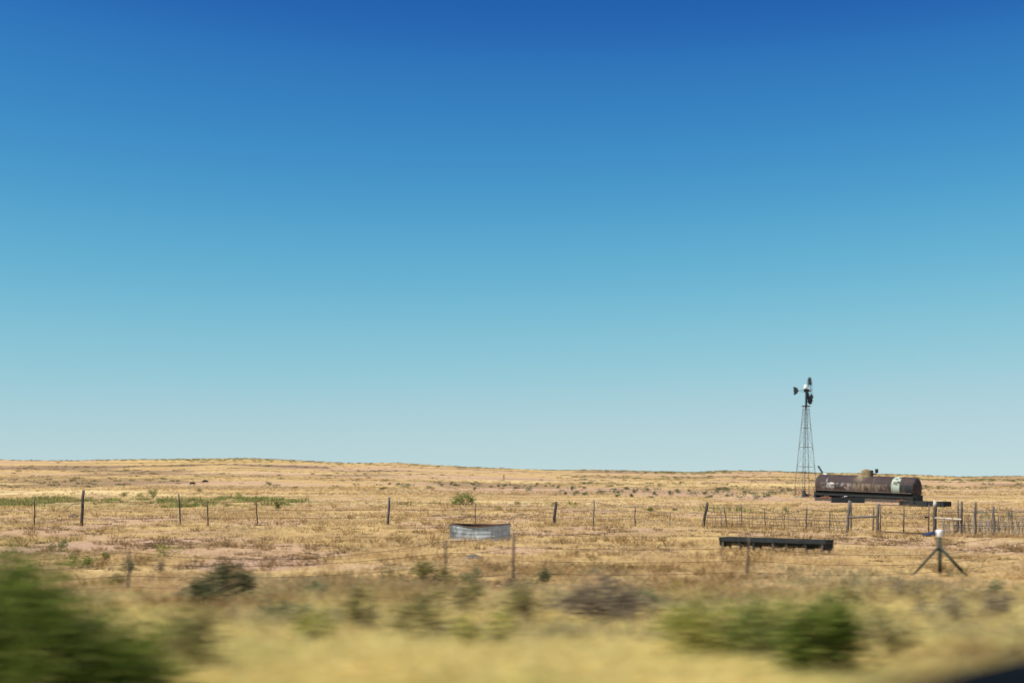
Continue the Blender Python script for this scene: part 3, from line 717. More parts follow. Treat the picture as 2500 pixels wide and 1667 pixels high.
# woven wire corral
corral = empty('corral_fence', at(1900, 1296))
tag(corral, 'woven wire corral fence with crooked stick stays, left of the metal gate', 'fence')
cpts = []
ra = random.Random(8)
cb = [(1717, 1286, 1727, 1226, .07, 'wood_dark'), (1775, 1287, 1767, 1232, .028, 'wood_brown'), (1812, 1288, 1809, 1230, .022, 'wood_grey'), (1868, 1290, 1866, 1240, .024, 'wood_grey'),
      (1915, 1292, 1914, 1254, .024, 'wood_brown'), (1968, 1294, 1969, 1240, .04, 'wood_grey'), (2025, 1297, 2026, 1246, .026, 'wood_grey')]
for bx, by, tx, ty, r_, mt in cb:
    X, Y, Z = at(bx, by); f = Vector((X, Y, Z)); t = up(tx, ty, Y)
    post_mesh(rel(corral, f), rel(corral, t), r_, mt, corral, 'post', 7, 0.02); cpts.append((f, t))
for j in range(34):
    bx = 1730 + j * 9.9 + ra.uniform(-3, 3)
    if min(abs(bx - b[0]) for b in cb) < 4: continue
    X, Y, Z = at(bx, 1286 + (bx - 1717) * 0.036); f = Vector((X, Y, Z)); hgt = ra.choice([.5, .7, .9, .45, 1.0])
    post_mesh(rel(corral, f), rel(corral, f + Vector((ra.uniform(-.16, .12), ra.uniform(-.05, .05), hgt))), ra.uniform(.007, .014), ra.choice(['wood_brown', 'stick_pale', 'wood_grey']), corral, 'stay', 5, .02)
LX, LY, LZ = at(2066, 1299); RX, RY, RZ = at(2142, 1302)
cpts.append((Vector((LX, LY, LZ)), Vector((LX, LY, LZ + 1.25))))
for hgt in (.08, .20, .33, .46, .60, .75, .92, 1.10):
    wire([rel(corral, f + Vector((0, -.05, min(hgt, (t - f).z * .98)))) for f, t in cpts], .0075, corral, sag=.02)
for hgt in (.50,):
    wire([rel(corral, f + Vector((0, -.04, min(hgt, (t - f).z * .96)))) for f, t in cpts], .014, corral, 'rail', 'wood_grey', sag=.03)
# paired brace posts with a rail
def rough_post(px, row, toprow, r_, mt, parent, tip=None, name='post', lean=0):
    X, Y, Z = at(px, row); f = Vector((X, Y, Z)); t = up(px + lean, toprow, Y)
    o = post_mesh(rel(parent, f), rel(parent, t), r_, mt, parent, name, 9, 0.015)
    if tip:
        mb = MB(); d = (t - f).normalized(); q = t - d * 0.30
        mb.tube([rel(parent, q), rel(parent, t + d * .015)], [r_ * 1.04, r_ * .93], 9); mb.build('post_tip', M[tip], parent, True)
    return f, t
p1 = rough_post(2068, 1300, 1221, .062, 'wood_grey', corral, None, lean=6)
p1b = rough_post(2078, 1296, 1224, .04, 'wood_grey', corral, None)
p2 = rough_post(2141, 1303, 1229, .065, 'wood_grey', corral, None, lean=3)
p2b = rough_post(2132, 1298, 1236, .04, 'wood_brown', corral, None)
mb = MB(); mb.tube([rel(corral, up(2074, 1263, p1[0].y - .03)), rel(corral, up(2139, 1260, p2[0].y - .03))], [.05, .045], 8); mb.build('rail', M['wood_grey'], corral, True)

# metal gate
gate = empty('metal_gate', at(2148, 1302))
tag(gate, 'thin dark metal gate with three uprights and open wire panels, in the corral', 'gate')
gy = p2[0].y - 0.15
def gp(px, row): return rel(gate, up(px, row, gy))
for px in (2149, 2206, 2267):
    mb = MB(); mb.tube([gp(px, 1297 + (px - 2149) * .05), gp(px + 1, 1232)], .028, 8); mb.build('upright', M['post_steel'], gate, True)
for y0, y1 in ((1297, 1303), (1232, 1236)):
    mb = MB(); mb.tube([gp(2147, y0), gp(2269, y1)], .030 if y0 > 1260 else .016, 8); mb.build('rail', M['post_steel'], gate, True)
for q in range(5):
    mb = MB(); mb.tube([gp(2149, 1243 + q * 10), gp(2267, 1246 + q * 10.5)], .0055, 4); mb.build('wire', M['wire'], gate)
mb = MB(); mb.box(gp(2262, 1262), (.16, .05, .07)); mb.build('latch', M['black_iron'], gate)

# stick fence to the right of the gate
stick = empty('stick_fence', at(2400, 1311))
tag(stick, 'ragged grey stick fence with a bleached rail, right of the metal gate', 'fence')
q1 = rough_post(2281, 1305, 1222, .08, 'wood_dark', stick, 'wood_pale', lean=2)
q2 = rough_post(2348, 1309, 1224, .05, 'wood_dark', stick)
q3 = rough_post(2382, 1311, 1226, .045, 'wood_dark', stick)
q4 = rough_post(2339, 1300, 1222, .04, 'wood_grey', stick)
q5 = rough_post(2428, 1310, 1235, .05, 'wood_grey', stick, lean=-3)
mb = MB(); mb.tube([rel(stick, up(2283, 1264, q1[0].y - .14)), rel(stick, up(2346, 1268, q2[0].y - .12))], [.035, .045], 8); mb.build('rail', M['wood_pale'], stick, True)
for j in range(94):
    bx = 2302 + j * 2.5 + ra.uniform(-1.2, 1.2)
    X, Y, Z = at(bx, 1307 + (bx - 2300) * .02 + ra.uniform(-1, 1)); f = Vector((X, Y, Z))
    hgt = ra.uniform(.35, .75) if bx < 2360 else ra.uniform(.5, 1.12)
    post_mesh(rel(stick, f), rel(stick, f + Vector((ra.uniform(-.07, .07), ra.uniform(-.05, .05), hgt))), ra.uniform(.008, .019), ra.choice(['wood_grey', 'wood_brown', 'stick_pale', 'stick_pale', 'wood_grey']), stick, 'stick', 5, .015)
for hgt in (.15, .35, .6, .85, 1.05):
    pts = [rel(stick, Vector(at(px, 1307 + (px - 2300) * .02)) + Vector((0, -.06, hgt))) for px in (2290, 2350, 2420, 2500, 2580)]
    wire(pts, .009, stick, sag=.02)

for hgt in (.45, 1.0):
    wire([rel(stick, Vector(at(px, 1307 + (px - 2300) * .02)) + Vector((0, -.09, hgt))) for px in (2290, 2350, 2420, 2500, 2580)], .018, stick, 'rail', 'wood_grey', sag=.03)
# blue sack at the gate foot
X, Y, Z = at(2268, 1309)
rs = np.random.default_rng(3); mb = MB()
prof = [(0.0, 0), (.17, .01), (.20, .07), (.17, .13), (.10, .17), (.03, .19)]
mb.lathe(prof, 18, Matrix.Translation((0, 0, 0)) @ Matrix.Diagonal((1.35, .8, 1.0, 1)))
mb.v = [(v[0] * (1 + .10 * math.sin(5 * v[1] * 9 + v[2] * 20)) + .55 * max(v[2] - .08, 0), v[1], v[2] * (1 + .12 * math.sin(v[0] * 17))) for v in mb.v]
o = mb.build('sack', M['blue_cloth'], None, True); o.location = (X, Y - .1, Z)
tag(o, 'dark blue cloth sack dropped at the foot of the gate post', 'sack')

# ------------------------------------------------------------------ galvanised stock tank
X, Y, Z = at(1172, 1322)
Y0 = Y + 1.0
def stock_tank():
    root = empty('stock_tank', (up(1172, 1322, Y0).x, Y0, tz(up(1172, 1322, Y0).x, Y0)))
    tag(root, 'dented oval galvanised steel stock tank standing in the dry grass', 'stock tank')
    rx, ry, H = 1.13, 0.82, 0.60
    n = 128; hs = np.array([0, .03, .05, .15, .17, .19, .21, .30, .32, .34, .36, .47, .49, .51, .53, .58, .60])
    off = np.array([0, .006, 0, 0, .006, .006, 0, 0, .006, .006, 0, 0, .006, .006, 0, 0, 0])
    th = np.linspace(0, 2 * np.pi, n, endpoint=False)
    T, HH = np.meshgrid(th, hs); OO = np.repeat(off[:, None], n, 1)
    dent = 1 - 0.04 * np.exp(-((T - 4.6) / .35) ** 2) * np.sin(HH * 5)
    hz = HH * (1 - 0.10 * np.exp(-((T - 4.55) / .55) ** 2) + .03 * np.cos(2 * T)) 
    V = np.stack([(rx + OO) * dent * np.cos(T), (ry + OO) * dent * np.sin(T), hz], -1)
    # keep the outside, rim and inside in one skin
    Vi = np.stack([(rx - .02) * dent * np.cos(T), (ry - .02) * dent * np.sin(T), hz], -1)[::-1]
    A = np.concatenate([V, Vi], 0); m = A.shape[0]
    i = np.arange(m - 1)[:, None] * n + np.arange(n)[None, :]
    j = np.arange(m - 1)[:, None] * n + (np.arange(n)[None, :] + 1) % n
    F = np.stack([i, j, j + n, i + n], -1).reshape(-1, 4)
    AV = A.reshape(-1, 3)
    a = np.arctan2(AV[:, 1], AV[:, 0]); nz = fbm(a * 5, AV[:, 2] * 7, 7, 4); st = fbm(a * 16, AV[:, 2] * 2.0, 19, 3)
    base = np.stack([.50 + 0 * a, .58 + 0 * a, .60 + 0 * a], 1) * (0.70 + 0.6 * nz[:, None])
    stain = (sstep(.52, .64, st) * sstep(.5, -.5, AV[:, 0] / rx))[:, None] * 0.5; base = base * (1 - stain) + np.array([.12, .14, .15]) * stain
    left_shade = sstep(-.20, -.95, AV[:, 0] / rx + (nz - .5) * .5)[:, None] * .88; base = base * (1 - left_shade) + np.array([.055, .055, .06]) * left_shade  # shade painted into the metal, darker towards the left end
    rs_ = (sstep(.62, .72, fbm(a * 22, AV[:, 2] * 1.2, 29, 3)) * sstep(.62, .2, AV[:, 2]))[:, None] * .5; base = base * (1 - rs_) + np.array([.17, .09, .05]) * rs_
    seam = np.exp(-((a + 1.05) / .012) ** 2)[:, None] * .8; base = base * (1 - seam) + np.array([.62, .64, .62]) * seam
    low = sstep(.13, .02, AV[:, 2] + (nz - .5) * .1)[:, None] * .7
    base = base * (1 - low) + np.array([.55, .45, .33]) * low
    inside = np.repeat([0, 1], len(AV) // 2)[:, None]; rust = np.array([.11, .045, .028]) * (0.5 + nz[:, None])
    base = base * (1 - inside) + rust * inside
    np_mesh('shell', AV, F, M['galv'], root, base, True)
    fl = MB(); fl.lathe([(1.0, .05), (.6, .052), (0.02, .05)], 48, Matrix.Diagonal((rx - .03, ry - .03, 1, 1))); fl.build('tank_floor', M['rust_iron'], root)
    rim = MB(); top = A[len(hs) - 1]
    rim.tube([Vector(p) for p in list(top) + [top[0]]], .022, 6, False)
    np_ = rim.build('rim', M['post_steel'], root, True)
    mb = MB(); mb.tube([(rx * .97, -.12, .40), (rx * .97, -.12, .70)], .022, 6); mb.build('float_pipe', M['post_steel'], root)
    return root
M['galv_rim'] = worn('dull_galvanised_rim', [(0.3, (.16, .17, .17)), (.7, (.42, .43, .42))], 5, .5, .4)
stock_tank().rotation_euler.z = math.radians(-3)

# rocks
def rock(px, row, w, h, label, mat='rock'):
    X, Y, Z = at(px, row); rs = np.random.default_rng(int(px)); mb = MB()
    W, H = w * mpp(Y), h * mpp(Y)
    prof = [(.02, 0), (.46, .02), (.52, .3), (.40, .75), (.2, .97), (.02, 1.0)]
    mb.lathe([(r_ * W, q * H) for r_, q in prof], 14)
    mb.v = [(v[0] * (1 + .35 * (float(vnoise(v[0] * 4, v[1] * 4, 5)) - .5)), v[1] * .7, v[2] * (1 + .5 * (float(vnoise(v[0] * 5 + 9, v[1] * 5, 6)) - .5))) for v in mb.v]
    o = mb.build('rock', M[mat], None); o.location = (X, Y, Z - .03); tag(o, label, 'rock')
rock(1158, 1364, 44, 13, 'dark flat rock in the grass below the galvanised tank')
rock(180, 1263, 22, 10, 'grey rock beside the heavy dark post of the far fence')

# ------------------------------------------------------------------ dark feed trough
ta = Vector(at(1768, 1344)); tb = Vector(at(2024, 1354))
tr = empty('feed_trough', ta.lerp(tb, .5)); ang = math.atan2(tb.y - ta.y, tb.x - ta.x); tr.rotation_euler.z = ang
Lh = (tb - ta).length / 2
tag(tr, 'long low black feed trough on short ribs, left of the green pipe brace post', 'trough')
mb = MB(); sec = [(-.24, .44), (-.22, .44), (-.20, .32), (-.12, .23), (.12, .23), (.20, .32), (.22, .44), (.24, .44), (.22, .29), (.13, .19), (-.13, .19), (-.22, .29)]
mb.slab(sec, 2 * Lh, Matrix.Rotation(math.pi / 2, 4, 'Z')); mb.build('trough_body', M['black_rubber'], tr)
for s in (-1, 1):
    mb = MB(); mb.slab([(-.25, .45), (-.24, .22), (-.11, .12), (.11, .12), (.24, .22), (.25, .45)], .03, Matrix.Translation((s * (Lh + .016), 0, 0)) @ Matrix.Rotation(math.pi / 2, 4, 'Z')); mb.build('end_plate', M['black_rubber'], tr)
for s in (-1, 1):
    mb = MB(); mb.box((0, s * .26, .39), (2 * Lh + .06, .036, .13)); mb.build('rim', M['black_rubber'], tr, bevel=.006)
for k in range(7):
    xx = -Lh + .10 + (k + (0, .1, -.08, .12, -.1, .06, 0)[k]) * (2 * Lh - .20) / 6
    mb = MB(); mb.box((xx, -.235, .17), (.075, .05, .38), 0, (.05, -.12, .16, -.06, .1, -.15, .04)[k]); mb.box((xx, .235, .17), (.06, .05, .38)); mb.box((xx, 0, .165), (.06, .42, .05))
    mb.build('rib', M['black_iron'] if k % 3 else M['wood_dark'], tr)

# grass grown up round the feet of posts, tank and trough
r = np.random.default_rng(77); gx, gy = [], []
def ring(cx, cy, rx, ry, n):
    a = r.uniform(0, 2 * np.pi, n); q = r.uniform(.98, 1.25, n)
    gx.extend(cx + np.cos(a) * rx * q); gy.extend(cy + np.sin(a) * ry * q)
ring(up(1172, 1322, Y0).x, Y0, 1.2, .9, 22)
for t in np.linspace(-.02, 1.02, 60):
    p = ta.lerp(tb, float(t)); gx.append(p.x + r.normal(0, .06)); gy.append(p.y - .33 + r.normal(0, .10))
for f, t_ in fpos + npos + cpts: ring(f.x, f.y, .10, .10, 4)
for q in (p1, p2, q1, q2, q3): ring(q[0].x, q[0].y, .16, .16, 6)
for j in range(60):
    p = at(2300 + j * 3.6, 1309 + (j * .07)); gx.append(p[0]); gy.append(p[1] - .1)
tag(tuft_field('dry_grass', np.array(gx), np.array(gy), 18, 0.08, 0.30, 0.012, 0.14, M['dry_grass'], 78, 0.7), kind='stuff')

# ------------------------------------------------------------------ windmill
WX, WY, WZ = at(1967, 1214)
mill = empty('windmill', (WX, WY, WZ)); MRZ = math.radians(16)
mill.matrix_basis = Matrix.Translation((WX, WY, WZ)) @ Matrix.Rotation(.023, 4, 'Y') @ Matrix.Rotation(MRZ, 4, 'Z')
tag(mill, 'tall lattice windpump with a battered dark wheel and tail vane', 'windmill')
pm = mpp(WY)
HT = (1214 - 994) * pm; b0, b1 = 24 * pm / 1.15, 5.6 * pm / 1.15
def leg_at(sx, sy, z):
    q = b0 + (b1 - b0) * z / HT
    return Vector((sx * q, sy * q, z))
corners = [(-1, -1), (1, -1), (1, 1), (-1, 1)]
for sx, sy in corners:
    mb = MB(); mb.tube([leg_at(sx, sy, -.1), leg_at(sx, sy, HT)], .033, 6); mb.build('tower_leg', M['tower'], mill)
levels = [0.0, (1214 - 1140) * pm, (1214 - 1093) * pm, (1214 - 1046) * pm, (1214 - 1003) * pm]
for z in levels[1:]:
    mb = MB()
    for i in range(4):
        mb.tube([leg_at(*corners[i], z), leg_at(*corners[(i + 1) % 4], z)], .026, 5)
    mb.build('girt', M['tower'], mill)
for z0, z1 in zip(levels[:-1], levels[1:]):
    mb = MB()
    for i in range(4):
        mb.tube([leg_at(*corners[i], z0), leg_at(*corners[(i + 1) % 4], z1)], .010, 4)
        mb.tube([leg_at(*corners[(i + 1) % 4], z0), leg_at(*corners[i], z1)], .010, 4)
    mb.build('cross_brace', M['wire'], mill)
mb = MB(); mb.box((0, 0, HT + .02), (.80, .80, .07)); mb.box((0, 0, HT + .075), (.62, .62, .04)); mb.build('platform', M['wood_dark'], mill)
mb = MB(); mb.tube([(-.12, 0, 0), (-.03, 0, HT)], .032, 8); mb.build('pump_rod', M['blade'], mill, True)
for s in (-1, 1):
    pass
lad = MB(); A, B = leg_at(-1, -1, .3), leg_at(-1, -1, HT)
for k in range(24):
    p = A.lerp(B, k / 23); lad.tube([p + Vector((-.02, -.03, 0)), p + Vector((.24, -.03, 0))], .012, 4)
lad.tube([A + Vector((.24, -.03, 0)), B + Vector((.22, -.03, 0))], .014, 4); lad.build('ladder', M['tower'], mill)
HUB = (1214 - 956) * pm
mb = MB(); mb.tube([(0, 0, HT - .3), (0, 0, HUB + .02)], .10, 10); mb.tube([(0.10, 0, HT), (.10, 0, HUB - .3)], .05, 8); mb.build('mast', M['black_iron'], mill, True)
mb = MB(); mb.box((0.06, 0, HUB + .02), (.62, .34, .36)); mb.build('gearbox', M['black_iron'], mill, bevel=.05)
mb = MB(); mb.lathe([(.20, 0), (.205, .16), (.18, .36), (.12, .48), (.03, .53)], 16, Matrix.Translation((-.06, 0, HUB + .20))); mb.build('motor_hood', M['white_paint'], mill, True)
# wheel: axis along local +X, turned a little to the eye
wheel = MB(); R_ = 33 * pm
AX = math.radians(-16 - 24)
WM = Matrix.Translation((0, 0, HUB)) @ Matrix.Rotation(AX, 4, 'Z')
cx = .44
wheel.tube([WM @ Vector((.2, 0, 0)), WM @ Vector((cx + .16, 0, 0))], .07, 10)
for rr, tk in ((.92, .014), (.50, .012)):
    wheel.tube([WM @ Vector((cx, rr * R_ * math.cos(t), rr * R_ * math.sin(t))) for t in np.linspace(0, 2 * math.pi, 49)], tk, 5, False)
for k in range(6):
    t = k * math.pi / 3 + .2
    wheel.tube([WM @ Vector((cx + .12, 0, 0)), WM @ Vector((cx, .95 * R_ * math.cos(t), .95 * R_ * math.sin(t)))], .016, 5)
wo = wheel.build('wheel', M['blade'], mill)
gone = {0, 1, 8, 9, 17}
for k in range(18):
    if k in gone: continue
    t0 = k * 2 * math.pi / 18 + .12; mb = MB(); g0, g1 = .30, .075
    vs = []; tw = math.radians(38)
    for rr, hw in ((.46, .5 * .13 * R_ * 1.0), (.75, .15 * R_ * .6), (1.0, .17 * R_ * .62)):
        for s in (-1, 0, 1):
            tang = s * hw * 1.35; dx = s * hw * math.tan(tw) * .9 + (.035 if s == 0 else 0)
            yv = rr * R_ * math.cos(t0) - tang * math.sin(t0); zv = rr * R_ * math.sin(t0) + tang * math.cos(t0)
            vs.append(WM @ Vector((cx + dx, yv, zv)))
    fs = [(r0 * 3 + c0, r0 * 3 + c0 + 1, r0 * 3 + c0 + 4, r0 * 3 + c0 + 3) for r0 in range(2) for c0 in range(2)]
    mb.add(vs, fs); o = mb.build('blade', M['blade'], wo)
    so_ = o.modifiers.new('thickness', 'SOLIDIFY'); so_.thickness = .012
# tail
mb = MB(); tl = 1.02
for dz in (-.13, .10):
    mb.tube([WM @ Vector((-.2, 0, dz)), WM @ Vector((-tl + .15, 0, dz * .3))], .018, 5)
mb.build('tail_boom', M['blade'], mill)
mb = MB(); sv = pm
mb.slab([(-tl + .12, .05), (-tl - .02, .34), (-tl - .48, .50), (-tl - .40, -.54), (-tl - .02, -.32), (-tl + .12, -.05)], .02, WM); mb.build('tail_vane', M['blade'], mill)

# slab under the tower, pump gear, guard panel
mb = MB(); mb.box((0, 0, 0.0), (2.9, 2.6, .24)); o = mb.build('concrete_pad', M['concrete'], None, bevel=.03)
o.location = (WX + .05, WY, WZ - .02); o.rotation_euler.z = MRZ; tag(o, 'cracked concrete pad under the windpump tower', 'concrete pad')
pump = empty('pump', (WX - .28, WY - .55, WZ + .10)); tag(pump, 'dark rusty pump body inside the windpump tower legs', 'pump')
mb = MB(); mb.lathe([(.30, 0), (.30, .05), (.24, .08), (.25, .42), (.18, .55), (.17, .72), (.12, .78)], 14); mb.build('pump_body', M['black_iron'], pump, True)
mb = MB(); mb.tube([(0, 0, .7), (.06, 0, .78), (.22, 0, .95)], [.05, .045, .05], 8); mb.build('handle', M['black_iron'], pump, True)
mb = MB(); mb.tube([(.1, 0, .25), (.5, .05, .28), (.95, .1, .12), (1.4, .1, .05)], .05, 8); mb.build('outlet_pipe', M['rust_iron'], pump, True)
mb = MB(); mb.box((.38, .05, .14), (.3, .3, .28)); mb.build('valve_box', M['rust_iron'], pump, bevel=.03)
pan = empty('guard_panel', (WX - 1.25, WY - 1.1, WZ)); tag(pan, 'rusty wire guard panel standing against the windpump tower foot', 'panel')
for xx in (0, .34, .9, 1.5, 2.1, 2.6):
    mb = MB(); mb.tube([(xx - .1, 0, -.05), (xx - .1, 0, 1.28)], .045 if xx in (0, 2.6) else .022, 5); mb.build('upright', M['rust_iron'], pan)
for zz in (.18, .45, .72, .98, 1.24):
    mb = MB(); mb.tube([(-.1, 0, zz), (2.5, 0, zz)], .016, 4); mb.build('bar', M['rust_iron'], pan)

# ------------------------------------------------------------------ rusty tank car
TL, TR_ = up(2003, 1184, 145.0), up(2236, 1193, 138.4)
axis = TR_ - TL; TLN = axis.length; ctr = TL.lerp(TR_, .5)
car = empty('tank_car', (ctr.x, ctr.y, tz(ctr.x, ctr.y)))
car.rotation_euler = (0, -math.asin(axis.z / TLN), math.atan2(axis.y, axis.x))
tag(car, 'rusty old railway tank car without wheels, with a tan dome and pale green band', 'tank car')
zc_ = ctr.z - car.location.z; RT = 1.10; HL = TLN / 2
def tank_shell():
    nx, na = 260, 96
    xs = np.concatenate([np.linspace(-HL - .325, -HL, 22)[:-1], np.linspace(-HL, HL, nx), np.linspace(HL, HL + .325, 22)[1:]])
    e = np.clip((np.abs(xs) - HL) / .325, 0, 1) ** 1.0; rr = RT * np.sqrt(np.clip(1 - e ** 2, 0.0004, 1)); rr = np.where(np.abs(xs) > HL, .985 * rr, rr)
    for s in (-5.0, -3.1, -1.2, .95, 2.9, 4.4):                    # lap seams
        rr = rr + np.where(np.abs(xs - s * HL / 5.3) < .035, .012, 0)
    th = np.linspace(0, 2 * np.pi, na, endpoint=False)
    Xg, Tg = np.meshgrid(xs, th, indexing='ij'); Rg = np.repeat(rr[:, None], na, 1)
    dents = 1 - .010 * fbm(Xg * 1.3, Tg * 2.5, 3, 3)
    Yg, Zg = Rg * dents * np.cos(Tg), Rg * dents * np.sin(Tg)
    V = np.stack([Xg, Yg, Zg + zc_], -1).reshape(-1, 3)
    i = np.arange(len(xs) - 1)[:, None] * na + np.arange(na)[None, :]; j = np.arange(len(xs) - 1)[:, None] * na + (np.arange(na)[None, :] + 1) % na
    F = np.stack([i, i + na, j + na, j], -1).reshape(-1, 4)
    u = (Xg + HL) / (2 * HL); s = Zg / RT
    n1 = fbm(Xg * 1.5, Tg * 2.2, 31, 5); n2 = fbm(Xg * 4.5, Tg * 1.2, 37, 4); n3 = fbm(Xg * 2.1 + 1.3 * fbm(Xg * 2, Tg * 3, 61, 3), Tg * 2.6, 43, 6)
    def c3(*c): return np.array(c)[None, None, :]
    def blend(a, b, w): return a * (1 - w[..., None]) + b * w[..., None]
    maroon = c3(.040, .028, .028) * (0.75 + .5 * n1[..., None])
    body = c3(.034, .031, .030) * (0.5 + 1.0 * n2[..., None])
    body = blend(body, c3(.20, .185, .17), sstep(.48, .60, n2 * .5 + n3 * .5) * .85 * sstep(1.0, .2, np.abs(u - .35) * 1.6))
    body = blend(body, c3(.075, .045, .032), sstep(.52, .64, n3 * .5 + n1 * .5) * .75)
    tan = np.exp(-((u - .50) / .12) ** 2) * sstep(.40, .60, n2 + .12)
    body = blend(body, c3(.22, .17, .105), np.clip(tan, 0, 1) * .7)
    col = blend(body, np.broadcast_to(maroon, body.shape), sstep(.28, .36, s + (n3 - .5) * .08))
    col = blend(col, c3(.36, .33, .28), sstep(.52, .62, n3) * (np.abs(u - .14) < .03) * sstep(-.6, .2, s) * .9)
    col = blend(col, c3(.30, .235, .13), np.clip(np.exp(-((u - .46) / .045) ** 2) * sstep(.2, .95, s) * 1.3 * n2 * 1.6, 0, 1) * .85)
    lo = (u > .118) & (u < .40)
    col = blend(col, c3(.27, .26, .245), lo * sstep(.30, .2, s) * sstep(-.45, -.2, s) * sstep(.44, .56, n3) * .85)
    band = sstep(.790, .797, u + (n3 - .5) * .006) * sstep(.880, .873, u + (n3 - .5) * .006)
    col = blend(col, c3(.36, .44, .36) * (.45 + .9 * n3[..., None]), band * sstep(.40, .52, n3 * .6 + n1 * .4 + .04))
    dk = sstep(.876, .884, u) * sstep(.30, .26, s); col = blend(col, c3(.012, .020, .024) * (.6 + .8 * n1[..., None]), dk * .92)
    dl = sstep(.02, .0, u); col = blend(col, c3(.045, .04, .038), dl)
    endc = (Xg > HL + .02) * 1.0; col = blend(col, c3(.060, .05, .05) * (.4 + 1.2 * n3[..., None]), endc * .9)
    runs = sstep(.56, .70, fbm(Xg * 7.0, s * .8 + 3, 53, 3)) * sstep(.5, -.1, s); col = blend(col, c3(.10, .05, .03), runs * .55)
    foot = sstep(-.36, -.44, s + (n3 - .5) * .06) * (Xg < HL + .02); col = blend(col, c3(.018, .015, .014), foot * .9)
    for q in (-5.0, -3.1, -1.2, .95, 2.9, 4.4):
        sm = np.exp(-((Xg - q * HL / 5.3) / .05) ** 2); col = blend(col, c3(.022, .016, .015), sm * .75)
        col = blend(col, c3(.11, .058, .036), np.exp(-((Xg - q * HL / 5.3 - .12) / .16) ** 2) * sstep(.5, .66, n2) * .6)
    ln = np.exp(-((s - .30) / .018) ** 2); col = blend(col, c3(.03, .022, .02), ln * .8)
    return np_mesh('shell', V, F, M['tank'], car, col.reshape(-1, 3), True)
tank_shell()
def tx(px):  # photograph column -> position along the tank
    return -HL + (px - 2003) / (2236 - 2003) * TLN
dx = tx(2119)
M['dome'] = worn('tan_peeling_dome', [(.3, (.06, .045, .03)), (.5, (.19, .145, .075)), (.7, (.30, .25, .14))], 3, .85)
mb = MB(); mb.lathe([(.64, .90), (.60, 1.02), (.585, 1.08), (.585, 1.58), (.56, 1.66), (.30, 1.69), (.05, 1.70)], 32, Matrix.Translation((dx, 0, zc_))); dome = mb.build('dome', M['dome'], car, True)
mb = MB(); mb.lathe([(.26, 1.64), (.27, 1.70), (.15, 1.73), (.03, 1.74)], 20, Matrix.Translation((dx - .08, 0, zc_))); mb.build('lid', M['rust_iron'], dome, True)
vx = tx(2141)
mb = MB(); mb.tube([(dx + .5, 0, zc_ + 1.28), (vx, 0, zc_ + 1.32), (vx + .02, 0, zc_ + 1.52)], .06, 8); mb.lathe([(.15, 1.42), (.16, 1.76), (.12, 1.82)], 14, Matrix.Translation((vx + .03, 0, zc_))); mb.build('vent_valve', M['black_iron'], car, True)
px_ = tx(2010)
mb = MB(); mb.tube([(px_ + .05, 0, zc_ + RT - .05), (px_ - .12, 0, zc_ + RT + .14), (px_ - .62, 0, zc_ + RT + .82)], [.09, .085, .10], 10); mb.build('filler_pipe', M['black_iron'], car, True)
mb = MB(); mb.box((px_ + .16, 0, zc_ + RT + .04), (.42, .22, .09), 0, .25); mb.build('pipe_flange', M['white_paint'], car)
mb = MB(); mb.box((tx(2044), -RT * .955, zc_ + .14), (.34, .03, .36)); pl = mb.build('placard', M['white_paint'], car); 
for s in (-1, 1):
    mb = MB(); mb.box((0, s * 1.14, zc_ - .44), (2 * HL + .1, .20, .05)); mb.build('running_board', M['wood_grey'], car)
    mb = MB(); mb.box((0, s * .98, zc_ - .80), (2 * HL + .35, .16, .34)); mb.build('side_sill', M['black_rubber'], car)
mb = MB()
mb.tube([(-HL, -1.20, zc_ - .30), (-HL * .2, -1.21, zc_ - .31), (HL * .9, -1.20, zc_ - .30)], .020, 6); mb.build('handrail', M['rust_iron'], car)
for q in (-.97, -.55, -.1, .35, .72, .97):
    mb = MB(); mb.slab([(-.80, -.55), (-.72, -.38), (.72, -.38), (.80, -.55), (.45, -1.06), (-.45, -1.06)], .16, Matrix.Translation((q * HL, 0, zc_)) @ Matrix.Rotation(math.pi / 2, 4, 'Z')); mb.build('saddle', M['black_iron'], car)
for s, nm in ((-1, 'end_beam'), (1, 'end_beam')):
    mb = MB(); mb.box((s * (HL + .20), 0, zc_ - .92), (.22, 1.7, .62)); mb.build(nm, M['black_rubber'], car, bevel=.02)
for q in (-.78, .80):
    for s in (-1, 1):
        mb = MB(); mb.box((q * HL, s * .92, zc_ - 1.20), (1.3, .14, .16)); mb.box((q * HL, s * .92, zc_ - 1.08), (.4, .18, .26)); mb.build('bogie_frame', M['rust_iron'], car, bevel=.02)
for q in (-.35, .12, .5):
    mb = MB(); mb.lathe([(.16, -.4), (.18, -.38), (.18, .38), (.16, .4)], 14, Matrix.Translation((q * HL, -.55, zc_ - 1.0)) @ Matrix.Rotation(math.pi / 2, 4, 'Y')); mb.build('air_cylinder', M['rust_iron'], car, True)
for k in range(3):
    mb = MB(); xx = tx((2052, 2124, 2188)[k]); n_ = 18
    mb.tube([(xx, (RT + .012) * math.cos(t), zc_ + (RT + .012) * math.sin(t)) for t in np.linspace(math.pi * 1.75, math.pi * -.75, 40)], .018, 5, False); mb.build('strap', M['rust_iron'], car)

